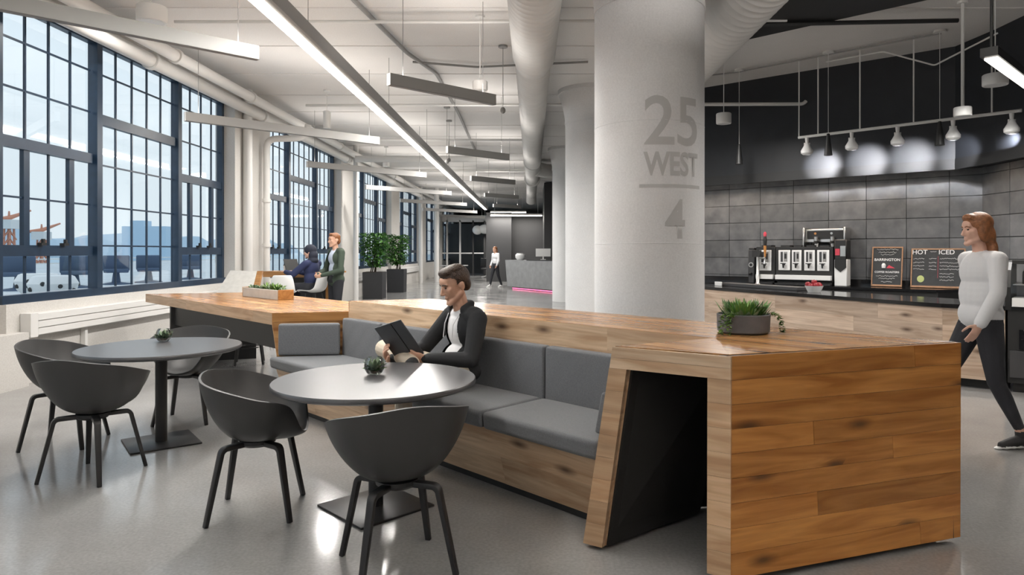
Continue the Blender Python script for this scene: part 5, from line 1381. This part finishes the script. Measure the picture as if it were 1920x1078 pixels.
# chalkboards
def chalktext(par, txt, size, x, z, m='chalk', y=-.0145):
    me = textmesh(txt, size, 0, size*.012); me.transform(Matrix.Translation((x, y, z)) @ Matrix.Rotation(R(90), 4, 'X')); return obj('chalk_lettering', me, m, par, world=False)
def scribble(par, x0, x1, z, amp, m='chalk', seed=1):
    rnd = random.Random(seed); pts = []; n = int((x1-x0)/.012)
    for i in range(n+1):
        pts.append((x0+(x1-x0)*i/n, -.0145, z+amp*rnd.uniform(-1, 1)))
    return obj('chalk_line', MB().tube(pts, .0025, 4), m, par, world=False)
def board(x0, x1, ytop, ybot, label):
    o_ = .16; xc = (x0+x1)/2; t = tpx(xc, o_); half = (tpx(x1, o_)-tpx(x0, o_))/2
    z1 = zpx(xc, ytop, o_); z0 = ZBAR+.004; h = z1-z0
    th = thing('chalkboard', label, 'chalkboard', BW(t, o_, z0), WANG, 'oak framed chalkboards')
    m4 = WM[th.name] @ Matrix.Rotation(R(-9), 4, 'X'); setm(th, m4)
    sl_ = wbox(th, 'slate', (-half+.02, -.012, .02), (half-.02, .0, h-.02), 'slateboard', 0)
    for s in (-1, 1): wbox(th, 'frame_stile', (s*half-.018 if s > 0 else -half, -.02, 0), (half if s > 0 else -half+.018, .008, h), 'amber2', .003)
    wbox(th, 'frame_rail', (-half+.018, -.02, 0), (half-.018, .008, .03), 'amber2', .003); wbox(th, 'frame_rail', (-half+.018, -.02, h-.022), (half-.018, .008, h), 'amber2', .003)
    return sl_, half, h
M['amber2'] = mat('chalkboard oak frame', (.36, .20, .11), .6, noise=.15, nscale=30)
b1, hf_, h = board(1633, 1691, 462, 537, 'small chalkboard with a drawn cup and the words COFFEE ROASTERS')
for i, z in enumerate((.93, .86, .80)): scribble(b1, -hf_*.7+i*.03, hf_*.7-i*.03, h*z, .010, seed=i)
chalktext(b1, 'BARRINGTON', .060, 0, h*.67); 
obj('chalk_drawing', MB().lathe([(.0, 0), (.03, .0), (.035, .05), (.02, .08)], 10, (-.05, -.006, h*.46)), 'chalk', b1, world=False)
obj('chalk_drawing', MB().hexa([(-.01, -.0145, h*.46), (.12, -.0145, h*.46), (.03, -.0145, h*.54)], [(-.01, -.013, h*.46), (.12, -.013, h*.46), (.03, -.013, h*.54)]), 'chalkred', b1, world=False)
chalktext(b1, 'COFFEE ROASTERS', .043, 0, h*.36)
for i, z in enumerate((.26, .20, .12)): scribble(b1, -hf_*.7+i*.04, hf_*.7-i*.04, h*z, .010, seed=10+i)
b2, hf_, h = board(1706, 1808, 465, 541, 'wide chalkboard drinks menu headed HOT and ICED')
chalktext(b2, 'HOT', .10, -hf_*.68, h*.90); chalktext(b2, 'ICED', .10, hf_*.32, h*.90); scribble(b2, -hf_*.28, -hf_*.05, h*.92, .008, seed=30)
for i, z in enumerate((.74, .64, .55, .47)):
    scribble(b2, -hf_*.92, -hf_*.5, h*z, .010, seed=31+i); scribble(b2, -hf_*.32, -hf_*.05, h*z, .008, seed=41+i); scribble(b2, hf_*.08, hf_*.8, h*z, .010, seed=51+i)
obj('chalk_line', MB().b2((-.004+hf_*.02, -.0145, h*.25), (hf_*.02, -.013, h*.8)), 'chalkred', b2, world=False)
obj('chalk_drawing', MB().ell((-hf_*.62, -.014, h*.22), (.05, .003, .055)), 'chalkgreen', b2, world=False)
for i, z in enumerate((.36, .28, .20)): scribble(b2, hf_*.08, hf_*.6, h*z, .010, seed=61+i)
# display fridge at the right
fa = bC.copy(); fr_ = thing('display_fridge', 'black display fridge with curved glass front at the end of the bar', 'fridge', (fa.x, fa.y, 0), WANG)
def fl(nm, mb, m, **k): return obj(nm, mb, m, fr_, world=False, **k)
L_ = 1.5
fl('cabinet', MB().b2((.02, .02, .10), (L_, .70, .86)), 'black'); fl('kick', MB().b2((.06, .08, 0), (L_, .65, .10)), 'black')
fl('lower_glass', MB().b2((.12, -.006, .46), (L_, .02, .66)), 'screen'); fl('lower_panel', MB().b2((.04, -.004, .16), (L_, .02, .44)), 'doorgrey')
fl('white_ledge', MB().b2((.06, -.03, .90), (L_, .30, .99)), 'whitegloss'); fl('deck', MB().b2((.03, 0, .86), (L_, .7, .90)), 'blackmetal')
prof = [(0, .86), (-.03, 1.1), (.02, 1.28), (.14, 1.36), (.66, 1.38), (.66, .86)]
fl('end_frame', MB().hexa([(0, y, z) for y, z in prof], [(.05, y, z) for y, z in prof]), 'black')
fl('top', MB().b2((.05, .13, 1.34), (L_, .66, 1.38)), 'black')
cg = MB(); 
for i, (y, z) in enumerate(prof[:4]): cg.v += [(.05, y, z), (L_, y, z)]
cg.f = [(2*i, 2*i+1, 2*i+3, 2*i+2) for i in range(3)]
fl('curved_glass', cg, 'bowlglass', smooth=True)
fl('shelf', MB().b2((.06, .08, 1.12), (L_, .6, 1.13)), 'chrome')
for i in range(5): fl('bottle', MB().lathe([(.03, 0), (.03, .12), (.012, .16), (.012, .19)], 12, (.16+i*.2, .25, 1.131)), 'leafdark' if i % 2 else 'doorgrey', smooth=True)

# ------------------------------------------------------------------ second counter, stools, laptop
hc_ = thing('high_counter', 'second high oak counter with a glare-whitened sloping end by the windows', 'counter', (-4.6, 12.4, 0))
zc = 1.10
ca, cb, cc, cd = V((-5.1, 12.95, zc)), V((-3.75, 12.55, zc)), V((-3.60, 13.25, zc)), V((-5.1, 13.5, zc))
planks(hc_, [ca, cb, cc, cd], cb-ca, .16, .03, 'wood', lens=None, seed=201, out=(0, 0, 1))
planks(hc_, [dn2(ca, zc-.11), dn2(cb, zc-.11), dn2(cb, zc-.001), dn2(ca, zc-.001)], cb-ca, .11, .03, 'planterwood', lens=None, seed=202, out=(0, -1, 0))
obj('deck', MB().prism([ca+V((0, .04, 0)), cb+V((-.04, .04, 0)), cc+V((-.04, -.03, 0)), cd+V((0, -.03, 0))], zc-.11, zc-.032), 'black', hc_)
obj('panel', slab([dn2(ca, 0)+V((.3, .25, 0)), dn2(cb, 0)+V((-.1, .25, 0)), dn2(cb, zc-.11)+V((-.1, .25, 0)), dn2(ca, zc-.11)+V((.3, .25, 0))], (0, -1, 0), .03), 'black', hc_)
e0 = [pd(432, 507, 11.9), pd(482, 508, 11.9), pd(462, 590, 11.1), pd(380, 590, 11.1)]
obj('sloping_end', slab(e0, (e0[1]-e0[0]).cross(e0[3]-e0[0])*-1 if (e0[1]-e0[0]).cross(e0[3]-e0[0]).z < 0 else (e0[1]-e0[0]).cross(e0[3]-e0[0]), .07), 'planterpale', hc_)  # oak end coloured pale to stand in for window glare
obj('sloping_edge', MB().hexa([e0[1], e0[2], e0[2]+V((.09, .0, 0)), e0[1]+V((.09, 0, 0))], [p+V((0, .06, 0)) for p in (e0[1], e0[2], e0[2]+V((.09, 0, 0)), e0[1]+V((.09, 0, 0)))]), 'planterwood', hc_)
obj('counter_leg', MB().b2((-3.85, 12.75, 0), (-3.75, 12.95, zc-.11)), 'planterwood', hc_)
lp = thing('laptop', 'open laptop on the high counter by the windows', 'laptop', (-4.45, 12.95, zc+.001), R(60))
obj('base', bevel(MB().b2((-.16, -.11, 0), (.16, .11, .016)).mesh('l'), .004, 1), 'chrome', lp, world=False)
obj('lid', MB().hexa([(-.16, .11, .016), (.16, .11, .016), (.16, .12, .016), (-.16, .12, .016)], [(-.16, .19, .23), (.16, .19, .23), (.16, .2, .23), (-.16, .2, .23)]), 'black', lp, world=False)
cp_ = thing('coffee_cup', 'paper coffee cup with a dark lid beside the laptop', 'cup', (-4.68, 12.98, zc+.001))
obj('cup', MB().lathe([(0, 0), (.03, 0), (.042, .11), (.038, .11)], 18), 'whitegloss', cp_, world=False, smooth=True); obj('lid', MB().lathe([(.044, .108), (.044, .118), (.036, .126)], 18), 'hairbrown', cp_, world=False, smooth=True)

def shell_stool(loc, rz, label):
    t = thing('shell_stool', label, 'stool', loc, rz, 'white shell stools')
    n = 12; prof = [(.22, .73), (.17, .745), (.08, .735), (-.06, .73), (-.16, .75), (-.21, .82), (-.235, .92), (-.25, 1.02), (-.258, 1.08)]
    mb = MB(); m_ = 10
    for i, (y, z) in enumerate(prof):
        wd = .21 if i < 5 else .21-.06*((i-4)/4)**2
        for k in range(m_+1):
            s = -1+2*k/m_; lift = .05*abs(s)**3 if i < 5 else 0; fwd = .07*abs(s)**2.5 if i >= 4 else 0
            mb.v.append((s*wd, y+fwd, z+lift))
    for i in range(len(prof)-1):
        for k in range(m_): mb.f.append((i*(m_+1)+k, i*(m_+1)+k+1, (i+1)*(m_+1)+k+1, (i+1)*(m_+1)+k))
    o = obj('seat_shell', mb, 'whitegloss', t, world=False); sl = o.modifiers.new('s', 'SOLIDIFY'); sl.thickness = .012
    sb = o.modifiers.new('u', 'SUBSURF'); sb.levels = 1; sb.render_levels = 1; shade(o.data, 70)
    for a, b in ((-1, -1), (1, -1), (1, 1), (-1, 1)):
        obj('leg', MB().cyl((a*.10, b*.10, .72), (a*.21, b*.21, 0), .012, n=8), 'blackmetal', t, world=False)
    q = .17; obj('footrest', MB().tube([(-q, -q, .28), (q, -q, .28), (q, q, .28), (-q, q, .28), (-q, -q, .28)], .009, 8), 'blackmetal', t, world=False)
    return t
shell_stool((NV.x+.02, NV.y-.0, 0), face(-.9, .25), 'white shell stool on black legs under the person in navy')
shell_stool((-4.22, 11.6, 0), face(-.25, .95), 'empty white shell stool on black legs beside the planter box')
bs = thing('low_stool', 'black four-legged stool tucked under the long desk', 'stool', (-3.72, 9.0, 0), R(20))
obj('seat', bevel(MB().lathe([(0, .60), (.17, .60), (.18, .62), (.17, .64), (0, .64)], 24).mesh('s'), .004, 1), 'black', bs, world=False)
for a, b in ((-1, -1), (1, -1), (1, 1), (-1, 1)): obj('leg', MB().cyl((a*.10, b*.10, .60), (a*.17, b*.17, 0), .016, n=8), 'black', bs, world=False)
obj('ring', MB().tube([(.15*math.cos(k*PI/8), .15*math.sin(k*PI/8), .22) for k in range(17)], .008, 6), 'black', bs, world=False)

# ------------------------------------------------------------------ radiators under the windows
for k, lb in ((0, 'first window beside the cafe table'), (1, 'second window'), (2, 'third window behind the potted trees'), (3, 'fourth window')):
    y0 = W0Y+BAY*k+.2; y1 = y0+WLEN-.3
    t = thing('radiator', 'white louvred convector radiator under the '+lb, 'radiator', (-5.56, (y0+y1)/2, .53), 0, 'convector radiators')
    wx = -5.615
    obj('casing', MB().b2((wx, y0, .53), (-5.53, y1, .785)), 'white', t)
    for z in (.545, .625, .705): obj('front_panel', MB().b2((-5.53, y0+.12, z), (-5.505, y1-.02, z+.07)), 'white', t)
    obj('end_cover', MB().b2((wx, y0-.005, .525), (-5.50, y0+.11, .79)), 'white', t)
    obj('bracket', MB().b2((wx, y0+1, .0), (-5.56, y0+1.05, .53)), 'white', t)
# ------------------------------------------------------------------ potted trees
def tree(x, y, h, seed, label):
    t = thing('potted_tree', label, 'plant', (x, y, 0), 0, 'potted trees by the windows')
    obj('planter', MB().hexa([(-.3, -.3, 0), (.3, -.3, 0), (.3, .3, 0), (-.3, .3, 0)], [(-.31, -.31, .83), (.31, -.31, .83), (.31, .31, .83), (-.31, .31, .83)]), 'blackpot', t, world=False)
    obj('soil', MB().b2((-.3, -.3, .83), (.3, .3, .84)), 'soil', t, world=False)
    rnd = random.Random(seed); mb = MB()
    for k in range(4):
        b = Vector((rnd.uniform(-.12, .12), rnd.uniform(-.12, .12), .83)); e = b+Vector((rnd.uniform(-.2, .2), rnd.uniform(-.2, .2), h-.3))
        obj('trunk', MB().tube([b, b.lerp(e, .5)+Vector((.03, .02, 0)), e], [.018, .014, .008], 8), 'soil', t, world=False)
    for i in range(900):
        th = rnd.uniform(0, 2*PI); z = rnd.random(); rr = (.36+.12*z)*math.sqrt(rnd.random())*(1 if z > .12 else .7)
        a = rnd.uniform(0, 2*PI); leaf(mb, (rr*math.cos(th), rr*math.sin(th), 1.02+z*(h-.15)), (math.cos(a), math.sin(a), rnd.uniform(-.3, .9)), rnd.uniform(.12, .2), rnd.uniform(.06, .1), .6, 2)
    stuff(obj('foliage', mb, 'leafdark', t, world=False))
tree(-4.95, 21.5, 1.18, 1, 'leafy green tree in a tall dark planter beside the white post')
tree(-4.92, 24.9, 1.2, 2, 'leafy green tree in a tall dark planter further from the white post')

# ------------------------------------------------------------------ reception and the far end
ZF = 3.4
struct(obj('wall_reception', MB().b2((-2.24, 33.6, 0), (-1.0, 34.4, ZF)).b2((-1.0, 34.2, 0), (1.94, 34.6, ZF)), 'doorgrey'))
struct(obj('trim_5', MB().b2((.55, 30, .9), (1.0, 33.6, 4.5)), 'doorgrey'))
rd = thing('reception_desk', 'grey concrete reception desk with a slanted end and pink floor light', 'desk', (.2, 27.7, 0))
r0, r1 = px(951, 541, 0), px(1040, 549, 0)
rdv = (r1-r0).normalized(); rin = Vector((-rdv.y, rdv.x, 0))
zt = 1.14
bt_ = [r0, r1, r1+rin*.8, r0+rin*.8]; tp2 = [r0-rdv*.16, r1, r1+rin*.9, r0+rin*.9-rdv*.16]
obj('body', MB().hexa([dn2(p, .09) for p in bt_], [dn2(p, zt) for p in tp2]), 'recept', rd)
obj('kick', MB().prism([r0+rdv*.25+rin*.1, r1+rin*.1, r1+rin*.7, r0+rdv*.25+rin*.7], 0, .09), 'black', rd)
obj('floor_light', MB().prism([r0+rdv*.3+rin*.06, r1+rin*.06, r1+rin*.09, r0+rdv*.3+rin*.09], .02, .05), 'pink', rd)
obj('lower_worktop', MB().prism([r1-rdv*1.9+rin*.02-rin*.03, r1-rin*.01, r1+rin*.5, r1-rdv*1.9+rin*.5], zt+.0, zt+.03), 'black', rd)
p = r0+rdv*.35+rin*.4; t = thing('desk_vase', 'small white vase on the reception desk', 'vase', (p.x, p.y, zt+.001))
obj('vase', MB().lathe([(0, 0), (.12, 0), (.2, .1), (.2, .2), (.14, .26)], 18), 'whitegloss', t, world=False, smooth=True); obj('rim', MB().lathe([(.14, .26), (.16, .28), (.12, .28)], 18), 'whitegloss', t, world=False)
p = r0+rdv*2.0+rin*.4; t = thing('desk_monitor', 'white screen on the reception desk seen from behind', 'monitor', (p.x, p.y, zt+.031))
obj('stand', MB().b2((-.1, -.06, 0), (.1, .06, .02)).b2((-.02, -.01, 0), (.02, .01, .15)), 'whitegloss', t, world=False); obj('panel', MB().b2((-.28, -.02, .12), (.28, .02, .42)), 'whitegloss', t, world=False)
# glass rooms at the end
gl = structroot('wall_glass', (-4, 42, 0))
for x_ in (-6.0, -5.2, -4.4, -3.6, -2.9): obj('frame_post', MB().b2((x_-.05, 41.9, 0), (x_+.05, 42.1, ZF)), 'white' if x_ < -3.8 else 'blackmetal', gl)
for x0, x1 in ((-6, -5.2), (-5.2, -4.4), (-4.4, -3.6), (-3.6, -2.9)): obj('pane', MB().b2((x0+.05, 41.99, .02), (x1-.05, 42.01, ZF-.1)), 'glass', gl)
obj('frame_rail', MB().b2((-6, 41.93, 1.35), (-2.9, 42.07, 1.42)), 'white', gl); obj('frame_head', MB().b2((-6, 41.9, ZF-.1), (-2.2, 42.1, ZF+.3)), 'white', gl)
struct(obj('wall_glass_room', MB().b2((-2.9, 42, 0), (-2.2, 42.2, ZF)).b2((-6, 47, 0), (-2.2, 47.2, ZF)), 'doorgrey'))
t = thing('cloud_lamp', 'white cloud shaped lampshade in the far glass room', 'lamp', (-2.75, 40.2, 2.75))
for i, (x_, r_) in enumerate(((-.45, .3), (0, .42), (.4, .32))): obj('lobe', MB().ell((x_, 0, .05*i), (r_, .3, .28)), 'whitegloss', t, world=False, smooth=True)
obj('cord', MB().cyl((0, 0, .3), (0, 0, ZC-2.75), .01, n=6), 'white', t, world=False)
area('cloud_light', (-2.75, 40.2, 2.4), Matrix.Identity(3), .8, .5, 60, (1, .95, .9), t)
t = thing('office_chair', 'dark swivel chair with white edges in the far glass room', 'chair', (-2.6, 39.2, 0), R(160))
obj('backrest', bevel(MB().b2((-.25, .2, .6), (.25, .26, 1.1)).mesh('b'), .03), 'black', t, world=False); obj('seat', bevel(MB().b2((-.25, -.25, .45), (.25, .25, .52)).mesh('b'), .03), 'black', t, world=False)
obj('stem', MB().cyl((0, 0, .08), (0, 0, .45), .03), 'chrome', t, world=False)
for k in range(5): obj('foot', MB().cyl((0, 0, .09), (.3*math.cos(k*1.257), .3*math.sin(k*1.257), .03), .02, n=8), 'whitegloss', t, world=False)
for i, (x_, y_) in enumerate(((-4.6, 36.8), (-3.9, 37.6))):
    t = thing('side_table', ('white round side table near the far windows', 'white round side table near the glass rooms')[i], 'table', (x_, y_, 0), 0, 'white side tables')
    obj('top', MB().lathe([(0, .70), (.4, .70), (.4, .74), (0, .74)], 24), 'whitegloss', t, world=False); obj('stem', MB().cyl((0, 0, .02), (0, 0, .7), .04), 'whitegloss', t, world=False); obj('base', MB().lathe([(0, 0), (.25, 0), (.25, .02), (0, .02)], 20), 'whitegloss', t, world=False)
for i, (y, x0, x1) in enumerate(((33.2, -2.0, .5), (36.5, -2.2, -.3))):  # added lamps, put in to lighten the dark far end
    t = thing('end_fill_light', ('added linear fill lamp before the dark reception wall', 'added linear fill lamp above the dark reception wall')[i], 'lamp', ((x0+x1)/2, y, 3.25+.35*i))
    obj('diffuser', MB().b2((x0, y-.04, 3.2+.35*i), (x1, y+.04, 3.25+.35*i)), 'led', t); obj('housing', MB().b2((x0, y-.05, 3.25+.35*i), (x1, y+.05, 3.31+.35*i)), 'white', t)
    for s in (x0+.2, x1-.2): obj('cable', MB().cyl((s, y, 3.3+.35*i), (s, y, ZC), .006, n=6), 'white', t)
    area('end_fill_lamp', ((x0+x1)/2, y, 3.18+.35*i), Matrix.Identity(3), x1-x0, .08, 90, (1, .95, .88), t)
